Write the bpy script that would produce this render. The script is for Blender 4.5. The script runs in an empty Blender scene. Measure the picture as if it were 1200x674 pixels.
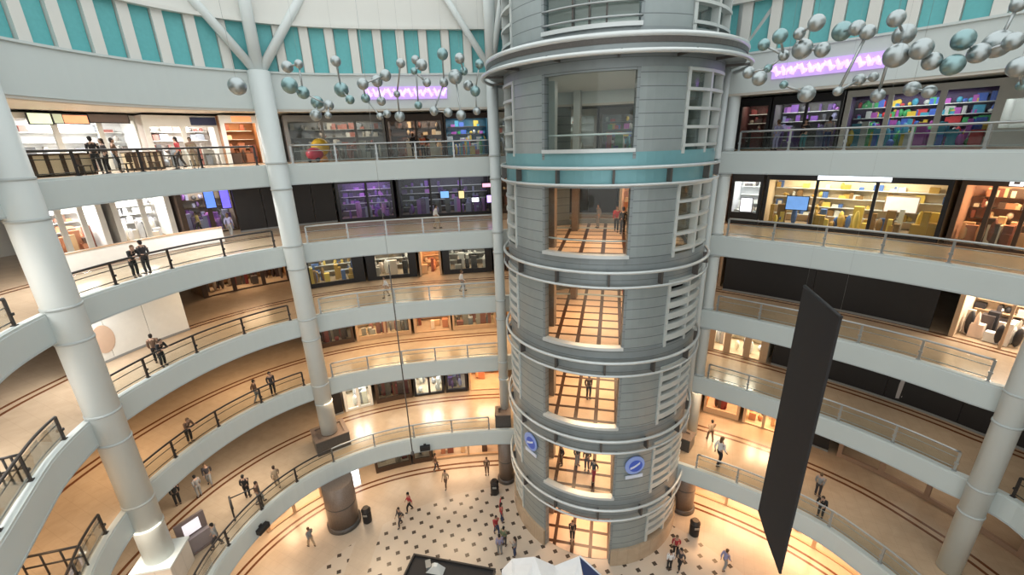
import bpy, bmesh, math, random
from mathutils import Vector, Matrix
random.seed(7)
PI = math.pi
SC = bpy.context.scene
COL = SC.collection
sin, cos, rad = math.sin, math.cos, math.radians

# ------------------------------------------------------------------ camera
F, TH, RO, CZ = 499.44, 0.32698, 0.03007, 25.89
def ray(x, y):
    u, v = (x-600)/F, (y-337)/F
    c, s = cos(RO), sin(RO)
    u, v = c*u-s*v, s*u+c*v
    return Vector((u, cos(TH)-v*sin(TH), -sin(TH)-v*cos(TH)))
def at(x, y, z=None, d=None):
    r = ray(x, y)
    t = (z-CZ)/r.z if z is not None else d/math.hypot(r.x, r.y)
    return Vector((0, 0, CZ))+r*t
def az(x, y):
    r = ray(x, y); return math.atan2(r.x, r.y)
cam = bpy.data.cameras.new('camera'); camo = bpy.data.objects.new('camera', cam); COL.objects.link(camo)
dn = Vector((0, -sin(TH), -cos(TH))); X = Vector((1, 0, 0))
rt = cos(RO)*X+sin(RO)*dn; up = -(-sin(RO)*X+cos(RO)*dn); bk = -Vector((0, cos(TH), -sin(TH)))
M = Matrix.Identity(4)
for i in range(3): M[i][0], M[i][1], M[i][2] = rt[i], up[i], bk[i]
M.translation = (0, 0, CZ); camo.matrix_world = M
cam.sensor_fit = 'HORIZONTAL'; cam.sensor_width = 36; cam.lens = F/1200*36
cam.clip_start = .1; cam.clip_end = 400
SC.camera = camo

# ------------------------------------------------------------------ materials
def nodes(name):
    m = bpy.data.materials.new(name); m.use_nodes = True
    n = m.node_tree; b = n.nodes['Principled BSDF']
    return m, n, b
MATS = {}
def pm(name, col, rough=.5, metal=0, noise=.06, scale=3, emit=None, es=0, coat=0):
    """plain material with a faint procedural mottling"""
    if name in MATS: return MATS[name]
    m, n, b = nodes(name)
    b.inputs['Roughness'].default_value = rough; b.inputs['Metallic'].default_value = metal
    if coat: b.inputs['Coat Weight'].default_value = coat
    tc = n.nodes.new('ShaderNodeTexCoord'); nz = n.nodes.new('ShaderNodeTexNoise'); nz.inputs['Scale'].default_value = scale
    nz.inputs['Detail'].default_value = 3
    n.links.new(tc.outputs['Object'], nz.inputs['Vector'])
    mx = n.nodes.new('ShaderNodeMix'); mx.data_type = 'RGBA'
    c = Vector(col[:3])
    mx.inputs['A'].default_value = (*(c*(1-noise)), 1); mx.inputs['B'].default_value = (*[min(1, v) for v in c*(1+noise)], 1)
    n.links.new(nz.outputs['Fac'], mx.inputs['Factor']); n.links.new(mx.outputs['Result'], b.inputs['Base Color'])
    if emit: b.inputs['Emission Color'].default_value = (*emit, 1); b.inputs['Emission Strength'].default_value = es
    MATS[name] = m; return m
def math_node(n, op, a, b=None, c=None):
    k = n.nodes.new('ShaderNodeMath'); k.operation = op
    for i, v in enumerate((a, b, c)):
        if v is None: continue
        if isinstance(v, (int, float)): k.inputs[i].default_value = v
        else: n.links.new(v, k.inputs[i])
    return k.outputs[0]
def mix_col(n, fac, A, B):
    mx = n.nodes.new('ShaderNodeMix'); mx.data_type = 'RGBA'
    n.links.new(fac, mx.inputs['Factor'])
    for s, v in (('A', A), ('B', B)):
        if isinstance(v, tuple): mx.inputs[s].default_value = (*v, 1)
        else: n.links.new(v, mx.inputs[s])
    return mx.outputs['Result']
def xyz(n):
    tc = n.nodes.new('ShaderNodeTexCoord'); sp = n.nodes.new('ShaderNodeSeparateXYZ'); n.links.new(tc.outputs['Object'], sp.inputs[0])
    return tc, sp.outputs[0], sp.outputs[1], sp.outputs[2]
def ngrid(n, x, y, ang, pitch, ox=0, oy=0):
    c, s = cos(ang)/pitch, sin(ang)/pitch
    u = math_node(n, 'ADD', math_node(n, 'ADD', math_node(n, 'MULTIPLY', x, c), math_node(n, 'MULTIPLY', y, s)), ox)
    v = math_node(n, 'ADD', math_node(n, 'ADD', math_node(n, 'MULTIPLY', x, -s), math_node(n, 'MULTIPLY', y, c)), oy)
    return math_node(n, 'FRACT', u), math_node(n, 'FRACT', v), u, v
def marble(name, c1, c2, rough=.22, pitch=.6, joint=.93, dots=False):
    m, n, b = nodes(name)
    tc, x, y, z = xyz(n)
    nz = n.nodes.new('ShaderNodeTexNoise'); nz.inputs['Scale'].default_value = 1.3; nz.inputs['Detail'].default_value = 6; nz.inputs['Distortion'].default_value = .8
    n.links.new(tc.outputs['Object'], nz.inputs['Vector'])
    col = mix_col(n, nz.outputs['Fac'], c1, c2)
    ang = rad(-25.7)
    fu, fv, u, v = ngrid(n, x, y, ang, pitch)
    e = .018
    g = math_node(n, 'MAXIMUM', math_node(n, 'LESS_THAN', fu, e), math_node(n, 'LESS_THAN', fv, e))
    g = math_node(n, 'MULTIPLY', g, .35)
    col = mix_col(n, g, col, tuple(.55*t for t in c1))
    if dots:
        # square inset diamonds of dark stone on a rotated lattice, inside the central dotted field
        P = .875
        c, s = cos(ang)/P, sin(ang)/P
        ox, oy = -((-5.88)*c+22.31*s)+.5, -(5.88*s+22.31*c)+.5
        fu, fv, u, v = ngrid(n, x, y, ang, P, ox, oy)
        du = math_node(n, 'ABSOLUTE', math_node(n, 'SUBTRACT', fu, .5)); dv = math_node(n, 'ABSOLUTE', math_node(n, 'SUBTRACT', fv, .5))
        dot = math_node(n, 'LESS_THAN', math_node(n, 'ADD', du, dv), .215)
        dx = x; dy = math_node(n, 'SUBTRACT', y, 10.94)
        r = math_node(n, 'SQRT', math_node(n, 'ADD', math_node(n, 'MULTIPLY', dx, dx), math_node(n, 'MULTIPLY', dy, dy)))
        inr = math_node(n, 'LESS_THAN', r, 16.2)
        # a plain strip of floor crosses the dotted field on the column side
        q = math_node(n, 'ABSOLUTE', math_node(n, 'ADD', math_node(n, 'MULTIPLY', x, 1.0), 10.6))
        strip = math_node(n, 'GREATER_THAN', q, .75)
        fac = math_node(n, 'MULTIPLY', math_node(n, 'MULTIPLY', dot, inr), strip)
        field = math_node(n, 'MULTIPLY', math_node(n, 'MULTIPLY', inr, strip), .75)
        col = mix_col(n, field, col, (.60, .53, .45))
        col = mix_col(n, fac, col, (.07, .055, .045))
    n.links.new(col, b.inputs['Base Color'])
    b.inputs['Roughness'].default_value = rough
    MATS[name] = m; return m
def clad(name, c1, pitch=.55, vp=None):
    """metal panel cladding with horizontal seams by height"""
    m, n, b = nodes(name)
    tc, x, y, z = xyz(n)
    f = math_node(n, 'FRACT', math_node(n, 'DIVIDE', z, pitch))
    s = math_node(n, 'LESS_THAN', f, .07)
    nz = n.nodes.new('ShaderNodeTexNoise'); nz.inputs['Scale'].default_value = 2; n.links.new(tc.outputs['Object'], nz.inputs['Vector'])
    col = mix_col(n, nz.outputs['Fac'], tuple(.9*v for v in c1), tuple(1.1*v for v in c1))
    col = mix_col(n, math_node(n, 'MULTIPLY', s, .75), col, tuple(.35*v for v in c1))
    n.links.new(col, b.inputs['Base Color']); b.inputs['Roughness'].default_value = .38; b.inputs['Metallic'].default_value = .35
    MATS[name] = m; return m
def tiles(name):
    m, n, b = nodes(name)
    tc, x, y, z = xyz(n)
    fu, fv, u, v = ngrid(n, x, y, A0+rad(8)+PI/2, 1.2)
    e = .19
    g = math_node(n, 'MAXIMUM', math_node(n, 'LESS_THAN', fu, e), math_node(n, 'LESS_THAN', fv, e))
    nz = n.nodes.new('ShaderNodeTexNoise'); nz.inputs['Scale'].default_value = 1.5; n.links.new(tc.outputs['Object'], nz.inputs['Vector'])
    col = mix_col(n, nz.outputs['Fac'], (.86, .56, .36), (.95, .71, .52))
    col = mix_col(n, g, col, (.075, .026, .010))
    n.links.new(col, b.inputs['Base Color']); b.inputs['Roughness'].default_value = .3
    MATS[name] = m; return m
def glass(name, tint=(.92, .96, .95), refl=.07, rough=.03):
    m = bpy.data.materials.new(name); m.use_nodes = True; n = m.node_tree; n.nodes.clear()
    o = n.nodes.new('ShaderNodeOutputMaterial'); t = n.nodes.new('ShaderNodeBsdfTransparent'); g = n.nodes.new('ShaderNodeBsdfGlossy'); x = n.nodes.new('ShaderNodeMixShader')
    lw = n.nodes.new('ShaderNodeLayerWeight'); lw.inputs['Blend'].default_value = .12
    t.inputs[0].default_value = (*tint, 1); g.inputs['Roughness'].default_value = rough
    f = math_node(n, 'ADD', math_node(n, 'MULTIPLY', lw.outputs['Fresnel'], .6), refl*.4)
    n.links.new(f, x.inputs[0]); n.links.new(t.outputs[0], x.inputs[1]); n.links.new(g.outputs[0], x.inputs[2]); n.links.new(x.outputs[0], o.inputs[0])
    MATS[name] = m; return m
def glow(name, col, st):
    if name in MATS: return MATS[name]
    m, n, b = nodes(name)
    b.inputs['Base Color'].default_value = (*[.8*v for v in col], 1)
    tc = n.nodes.new('ShaderNodeTexCoord'); nz = n.nodes.new('ShaderNodeTexNoise'); nz.inputs['Scale'].default_value = 2.2; n.links.new(tc.outputs['Object'], nz.inputs['Vector'])
    e = mix_col(n, nz.outputs['Fac'], tuple(.7*v for v in col), tuple(min(1, 1.2*v) for v in col))
    n.links.new(e, b.inputs['Emission Color']); b.inputs['Emission Strength'].default_value = st
    MATS[name] = m; return m

T = Vector((5.71, 26.07, 0))
A0 = math.atan2(-T.y, -T.x)+rad(-9)          # direction the tower's front windows face
WHITE = pm('white_painted_plaster', (.60, .655, .645), .55, noise=.03, scale=.7)
WHITE2 = pm('warm_white_plaster', (.74, .74, .70), .6, noise=.03, scale=.7)
COLW = pm('white_column_paint', (.66, .705, .695), .42, noise=.03, scale=.7)
JOINT = pm('grey_joint', (.50, .54, .54), .5)
SOFFIT = pm('soffit_paint', (.62, .58, .52), .7, noise=.03)
TEAL = pm('teal_panel', (.13, .47, .49), .45, noise=.10, scale=6)
MARB = marble('cream_marble', (.40, .30, .205), (.55, .43, .305))
MARBW = marble('pale_marble', (.66, .58, .50), (.80, .73, .65))
GROUND = marble('dotted_marble', (.50, .41, .32), (.62, .53, .43), dots=True)
BAND = pm('brown_stone_inlay', (.14, .052, .022), .25, noise=.2)
STEEL = pm('brushed_steel', (.42, .44, .44), .3, .8)
DARKM = pm('dark_bronze_metal', (.055, .05, .048), .4, .5)
BLACK = pm('black_panel', (.012, .011, .012), .55)
CLAD = clad('grey_metal_cladding', (.34, .385, .39))
BANDM = clad('grey_spandrel', (.28, .315, .325), .4)
TEALM = pm('teal_tinted_metal', (.20, .42, .46), .35, .3)
RINGM = pm('silver_tube', (.66, .69, .69), .3, .35)
SLAT = pm('silver_slat', (.60, .635, .62), .4, .2)
TILE = tiles('lit_lobby_tile')
GLASS = glass('clear_glass')
GLASSG = glass('balustrade_glass', (.93, .95, .94), .03)
GLASSD = glass('tinted_glass', (.72, .80, .80), .12)
GRAN = pm('brown_granite', (.20, .15, .12), .3, noise=.35, scale=14)
PLGRAN = pm('dark_granite', (.085, .075, .068), .35, noise=.4, scale=16)
CHROME = pm('silver_ball_metal', (.42, .46, .465), .33, .9, noise=.02)
CHROMET = pm('teal_silver_ball_metal', (.27, .40, .41), .35, .9, noise=.02)

# ------------------------------------------------------------------ mesh building
class MB:
    def __init__(s): s.v = []; s.f = []; s.m = []; s.sm = []
    def add(s, vs, fs, mi=0, smooth=False):
        b = len(s.v); s.v += [tuple(v) for v in vs]
        for f in fs: s.f.append(tuple(b+i for i in f)); s.m.append(mi); s.sm.append(smooth)
        return s
    def box(s, c, size, rz=0, mi=0, M=None):
        x, y, z = [t/2 for t in size]; c = Vector(c)
        R = M if M is not None else Matrix.Rotation(rz, 3, 'Z')
        vs = [c+R@Vector((a*x, b*y, d*z)) for d in (-1, 1) for a, b in ((-1, -1), (1, -1), (1, 1), (-1, 1))]
        return s.add(vs, [(3, 2, 1, 0), (4, 5, 6, 7), (0, 1, 5, 4), (1, 2, 6, 5), (2, 3, 7, 6), (3, 0, 4, 7)], mi)
    def tube(s, pts, r, n=8, closed=False, mi=0, cap=True):
        pts = [Vector(p) for p in pts]; N = len(pts); rs = r if isinstance(r, (list, tuple)) else [r]*N
        vs = []
        for i, p in enumerate(pts):
            a = pts[(i-1) % N] if closed or i > 0 else p; b = pts[(i+1) % N] if closed or i < N-1 else p
            t = (b-a).normalized()
            ref = Vector((0, 0, 1)) if abs(t.z) < .9 else Vector((1, 0, 0))
            u = t.cross(ref).normalized(); w = u.cross(t)
            vs += [p+rs[i]*(cos(2*PI*k/n)*u+sin(2*PI*k/n)*w) for k in range(n)]
        fs = []
        for i in range(N if closed else N-1):
            j = (i+1) % N
            fs += [(i*n+k, i*n+(k+1) % n, j*n+(k+1) % n, j*n+k) for k in range(n)]
        s.add(vs, fs, mi, True)
        if cap and not closed:
            b = len(s.v)-len(vs)
            s.f.append(tuple(b+k for k in reversed(range(n)))); s.m.append(mi); s.sm.append(False)
            s.f.append(tuple(b+(N-1)*n+k for k in range(n))); s.m.append(mi); s.sm.append(False)
        return s
    def lathe(s, c, prof, n=24, mi=0, smooth=True, sx=1, sy=1):
        c = Vector(c); vs = []
        for r, z in prof: vs += [c+Vector((r*sx*cos(2*PI*k/n), r*sy*sin(2*PI*k/n), z)) for k in range(n)]
        fs = []
        for i in range(len(prof)-1): fs += [(i*n+k, i*n+(k+1) % n, (i+1)*n+(k+1) % n, (i+1)*n+k) for k in range(n)]
        s.add(vs, fs, mi, smooth)
        b = len(s.v)-len(vs)
        if prof[0][0] > 1e-6: s.f.append(tuple(b+k for k in reversed(range(n)))); s.m.append(mi); s.sm.append(False)
        if prof[-1][0] > 1e-6: s.f.append(tuple(b+(len(prof)-1)*n+k for k in range(n))); s.m.append(mi); s.sm.append(False)
        return s
    def ball(s, c, r, n=16, m=10, mi=0, sc=(1, 1, 1)):
        c = Vector(c); vs = []
        for i in range(m+1):
            th = PI*i/m
            vs += [c+Vector((sc[0]*r*sin(th)*cos(2*PI*k/n), sc[1]*r*sin(th)*sin(2*PI*k/n), -sc[2]*r*cos(th))) for k in range(n)]
        fs = []
        for i in range(m): fs += [(i*n+k, i*n+(k+1) % n, (i+1)*n+(k+1) % n, (i+1)*n+k) for k in range(n)]
        return s.add(vs, fs, mi, True)
    def prism(s, sections, mi=0, smooth=False):
        """sections: list of equal-length closed loops of points"""
        n = len(sections[0]); vs = [p for sec in sections for p in sec]; fs = []
        for i in range(len(sections)-1): fs += [(i*n+k, (i+1)*n+k, (i+1)*n+(k+1) % n, i*n+(k+1) % n) for k in range(n)]
        fs += [tuple(range(n)), tuple((len(sections)-1)*n+k for k in reversed(range(n)))]
        return s.add(vs, fs, mi, smooth)
    def arc(s, c, a0, a1, r0, r1, z0, z1, step=rad(4), mi=0):
        N = max(2, int(abs(a1-a0)/step)+1); c = Vector(c)
        secs = []
        for i in range(N+1):
            a = a0+(a1-a0)*i/N; d = Vector((cos(a), sin(a), 0))
            secs.append([c+d*r0+Vector((0, 0, z0)), c+d*r1+Vector((0, 0, z0)), c+d*r1+Vector((0, 0, z1)), c+d*r0+Vector((0, 0, z1))])
        return s.prism(secs, mi)
def base_empty(name, loc, label=None, cat=None, group=None, parent=None, rz=0):
    o = bpy.data.objects.new(name, None); COL.objects.link(o); o.empty_display_size = .2
    o.location = loc; o.rotation_euler = (0, 0, rz)
    if label: o['label'] = label
    if cat: o['category'] = cat
    if group: o['group'] = group
    o['_o'] = list(loc)
    return o
thing = base_empty
def mesh_of(name, mb, mats):
    me = bpy.data.meshes.new(name); me.from_pydata(mb.v, [], mb.f)
    for m in (mats if isinstance(mats, (list, tuple)) else [mats]): me.materials.append(m)
    me.polygons.foreach_set('material_index', mb.m); me.polygons.foreach_set('use_smooth', mb.sm)
    bm = bmesh.new(); bm.from_mesh(me); bmesh.ops.recalc_face_normals(bm, faces=bm.faces); bm.to_mesh(me); bm.free()
    me.update(); return me
def obj(name, mb, mats, parent=None, label=None, kind=None):
    """links a mesh built in world coordinates; its origin follows its parent"""
    me = mesh_of(name, mb, mats)
    o = bpy.data.objects.new(name, me); COL.objects.link(o)
    if parent is not None:
        org = Vector(parent['_o']); me.transform(Matrix.Translation(-org)); o.parent = parent; o['_o'] = list(org)
    else: o['_o'] = [0, 0, 0]
    if label: o['label'] = label
    if kind: o['kind'] = kind
    return o
def solo(name, mb, mats, label, cat, group=None, kind=None, loc=None):
    me = mesh_of(name, mb, mats)
    o = bpy.data.objects.new(name, me); COL.objects.link(o); o['label'] = label; o['category'] = cat
    if loc is not None: me.transform(Matrix.Translation(-Vector(loc))); o.location = loc
    if group: o['group'] = group
    if kind: o['kind'] = kind
    o['_o'] = list(loc) if loc is not None else [0, 0, 0]
    return o
def struct(name, mb, mats):
    o = obj(name, mb, mats); o['kind'] = 'structure'; return o

# ------------------------------------------------------------------ the atrium's plan curve
CY = 10.937
def prof(R, co, a):
    r = R
    for n in range(2, 6): r += co[2*(n-2)]*cos(n*a)+co[2*(n-2)+1]*sin(n*a)
    return Vector((r*sin(a), CY+r*cos(a), 0))
COA = [-.555, .439, -.192, -.852, -.34, -.297, .02, .794]
COB = [-.411, .19, -.183, -1.027, -.516, -.295, .324, .575]
def chaikin(P, it=2):
    for _ in range(it):
        Q = [P[0]]
        for a, b in zip(P, P[1:]): Q += [a*.75+b*.25, a*.25+b*.75]
        P = Q+[P[-1]]
    return P
class Curve:
    def __init__(s, pts, step=.4):
        pts = chaikin([Vector((*p[:2], 0)) for p in pts])
        L = [0]
        for a, b in zip(pts, pts[1:]): L.append(L[-1]+(b-a).length)
        s.L = L[-1]; n = int(s.L/step); s.ds = s.L/n; s.p = []; j = 0
        for i in range(n+1):
            d = min(i*s.ds, s.L-1e-6)
            while L[j+1] < d: j += 1
            t = (d-L[j])/(L[j+1]-L[j]); s.p.append(pts[j].lerp(pts[j+1], t))
        s.n = []
        for i in range(n+1):
            t = (s.p[min(n, i+3)]-s.p[max(0, i-3)]).normalized(); s.n.append(Vector((-t.y, t.x, 0)))
    def P(s, d, o=0, z=0):
        i = max(0, min(len(s.p)-2, int(d/s.ds))); t = d/s.ds-i
        p = s.p[i].lerp(s.p[i+1], t); n = s.n[i].lerp(s.n[i+1], t).normalized()
        return p+n*o+Vector((0, 0, z))
    def N(s, d):
        i = max(0, min(len(s.p)-2, int(d/s.ds))); t = d/s.ds-i
        return s.n[i].lerp(s.n[i+1], t).normalized()
    def S(s, a, o=0):
        best = None
        n = 1200
        for i in range(n+1):
            d = s.L*i/n; p = s.P(d, o); e = abs(math.atan2(p.x, p.y)-a)
            if p.y > -1 and (best is None or e < best[0]): best = (e, d)
        return best[1]
    def px(s, x, y, o=0): return s.S(az(x, y), o)
fa = [rad(a) for a in range(-72, 78, 3)]
UP = Curve([(-8, -5), (-10, -1), (-12, 3), (-13.7, 6.4), (-15.3, 9.5), (-16.6, 11.65), (-17.9, 13.9)]+[tuple(prof(20.177, COA, a))[:2] for a in fa]
           + [(22.3, 15.2), (22.1, 13.6), (21.4, 11.4), (20.0, 8.8), (18, 5.5), (15.5, 1.5), (12, -3)])
LO = Curve([(-7, -3), (-9.5, .2), (-11.6, 3.4), (-13.4, 6.8), (-14.9, 9.8)]+[tuple(prof(17.211, COB, a))[:2] for a in fa if -74 < math.degrees(a) < 72]
           + [(18.7, 14.4), (18.5, 12), (17.8, 9.5), (16.4, 6.3), (14, 2.5), (11, -1)])
def CV(L): return UP if L >= 2 else LO
def sweep(mb, cv, d0, d1, profile, step=.5, mi=0):
    """closed (offset, z) profile carried along the plan curve"""
    N = max(1, int(abs(d1-d0)/step)); secs = []
    for i in range(N+1):
        d = d0+(d1-d0)*i/N
        secs.append([cv.P(d, o, z) for o, z in profile])
    return mb.prism(secs, mi)
def rect(o0, o1, z0, z1): return [(o0, z0), (o1, z0), (o1, z1), (o0, z1)]

# ------------------------------------------------------------------ setting: floors, fascias, soffits, upper wall
g = MB(); pts = [LO.P(LO.L*i/60, 16) for i in range(61)]
g.add([p+Vector((0, 0, 0)) for p in pts], [tuple(range(61))])
struct('floor', g, GROUND)
SL0, SL1 = 0, None
TT = 1.2
for L in (1, 2, 3, 4, 5):
    cv = CV(L); z = 5*L
    o1 = 15.2
    m = MB(); sweep(m, cv, 0, cv.L, rect(.32, o1, z-.35, z)); struct('floor', m, MARB)
    m = MB(); sweep(m, cv, 0, cv.L, rect(.32, o1, z-TT+.02, z-TT+.1)); struct('ceiling_%d' % (L-1), m, SOFFIT)
    m = MB(); sweep(m, cv, 0, cv.L, [(0, z-TT), (.3, z-TT), (.3, z+.06), (.02, z+.06), (.02, z-.03), (0, z-.05)]); struct('trim_%d' % L, m, WHITE)
    m = MB(); sweep(m, cv, 0, cv.L, rect(-.025, .05, z-TT, z-TT+.07)); struct('trim_%d' % (L+5), m, JOINT)
# brown stone band inlays running along the shop fronts
for L, o in ((0, 2.0), (1, 4.5), (2, 4.1), (3, 4.4), (4, 4.6)):
    cv = CV(L)
    for k in (0, .5):
        m = MB(); sweep(m, cv, 2, cv.L-2, rect(o+k, o+k+.17, 5*L, 5*L+.012)); struct('trim_%d' % (20+L*2+(k > 0)), m, BAND)
# upper drum: lower band, window band with recessed teal panels, cornice and top wall
WZ0, WZ1, WB = 30.15, 32.55, 28.15
m = MB(); sweep(m, UP, 0, UP.L, rect(-.02, .45, WB, WZ0)); struct('wall_upper', m, WHITE)
m = MB(); sweep(m, UP, 0, UP.L, rect(-.05, .5, WZ1, 36.5)); struct('wall_top', m, WHITE2)
m = MB(); sweep(m, UP, 0, UP.L, rect(-.22, -.05, WZ1-.02, WZ1+.16)); struct('trim_11', m, WHITE2)
m = MB(); sweep(m, UP, 0, UP.L, rect(-.12, .0, WZ0-.1, WZ0)); struct('trim_12', m, WHITE)
m = MB(); sweep(m, UP, 0, UP.L, rect(.45, 15.2, WB+.25, WB+.4)); struct('ceiling_5', m, WHITE2)
m = MB(); sweep(m, UP, 0, UP.L, rect(.02, .45, WB-.12, WB)); struct('trim_13', m, SOFFIT)
m = MB(); sweep(m, UP, 0, UP.L, rect(.30, .45, WZ0, WZ1)); struct('wall_window_band', m, WHITE2)
sw = UP.px(141, 67)
k = 1
for i in range(-6, 44):
    d = sw+1.352*i
    if d < 12 or d > UP.L-14: continue
    m = MB(); sweep(m, UP, d-.40, d+.40, rect(.2, .32, WZ0, WZ1), .3); struct('window_%d' % k, m, TEAL)
    m = MB(); sweep(m, UP, d+.44, d+.912, rect(.02, .32, WZ0, WZ1), .3); struct('trim_%d' % (40+k), m, WHITE2)
    k += 1
# outer walls closing the galleries behind the shops
for L in range(0, 6):
    cv = CV(L); o = 14.8
    m = MB(); sweep(m, cv, 0, cv.L, rect(o, o+.25, 5*L, 5*L+3.8), 1); struct('wall_gallery_%d' % L, m, WHITE2)

# ------------------------------------------------------------------ lights
def area(name, loc, size, power, col, rot=(0, 0, 0), sy=None):
    l = bpy.data.lights.new(name, 'AREA'); l.energy = power; l.color = col; l.size = size
    if sy: l.shape = 'RECTANGLE'; l.size_y = sy
    o = bpy.data.objects.new(name, l); COL.objects.link(o); o.location = loc; o.rotation_euler = rot
    return o
WARM = (1, .70, .43); NEUT = (1, .86, .70); COOL = (1, .97, .93)
sL = UP.px(130, 400); sC2 = UP.px(345, 300); sTW = UP.px(585, 250); sTR = UP.px(850, 250)
for L in range(0, 5):
    cv = CV(L)
    d = 14
    while d < cv.L-12:
        p = cv.P(d, 2.7, 5*L+3.72)
        az_ = math.degrees(math.atan2(p.x, p.y))
        w, c = 110, WARM
        if L == 4: w, c = (330, COOL) if az_ < -32 else ((60, NEUT) if az_ < 15 else (38, NEUT))
        if L == 3: w, c = (260, COOL) if az_ < -42 else ((120, WARM) if az_ < -24 else ((70, NEUT) if az_ < 20 else (34, NEUT)))
        if L == 2: w, c = (165, WARM) if az_ < 20 else (32, NEUT if az_ > 35 else WARM)
        if L == 1: w, c = (185, NEUT if az_ < -35 else WARM) if az_ < 30 else (34, NEUT)
        if L == 0: w, c = (130, WARM) if az_ < 20 else (260, (1, .56, .26))
        area('ceiling_lamp', p, 3.0, w, c, (0, 0, math.atan2(cv.N(d).y, cv.N(d).x)), 3.5)
        d += 6.2
for i in range(6):
    d = UP.S(rad(-47+3.6*i)); p = UP.P(d, 4.0, 28.25); area('ceiling_lamp', p, 2.2, 130, COOL, (0, 0, math.atan2(UP.N(d).y, UP.N(d).x)), 2.2)
wd = bpy.data.worlds.new('world'); SC.world = wd; wd.use_nodes = True
wn = wd.node_tree; bg = wn.nodes['Background']
tc = wn.nodes.new('ShaderNodeTexCoord'); sp = wn.nodes.new('ShaderNodeSeparateXYZ'); wn.links.new(tc.outputs['Generated'], sp.inputs[0])
rmp = wn.nodes.new('ShaderNodeValToRGB'); wn.links.new(math_node(wn, 'MULTIPLY_ADD', sp.outputs[2], .5, .5), rmp.inputs[0])
rmp.color_ramp.elements[0].position = .3; rmp.color_ramp.elements[0].color = (.58, .56, .53, 1)
rmp.color_ramp.elements[1].position = .72; rmp.color_ramp.elements[1].color = (.93, .985, .985, 1)
wn.links.new(rmp.outputs[0], bg.inputs[0]); bg.inputs[1].default_value = 1.2
SC.view_settings.view_transform = 'Standard'; SC.view_settings.look = 'None'; SC.view_settings.gamma = 1; SC.view_settings.exposure = .36
SC.view_settings.use_curve_mapping = False
SC.cycles.max_bounces = 6; SC.cycles.diffuse_bounces = 3; SC.cycles.glossy_bounces = 3; SC.cycles.transparent_max_bounces = 14
SC.cycles.sample_clamp_indirect = 4; SC.cycles.use_denoising = True; SC.cycles.caustics_reflective = False; SC.cycles.caustics_refractive = False
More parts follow.
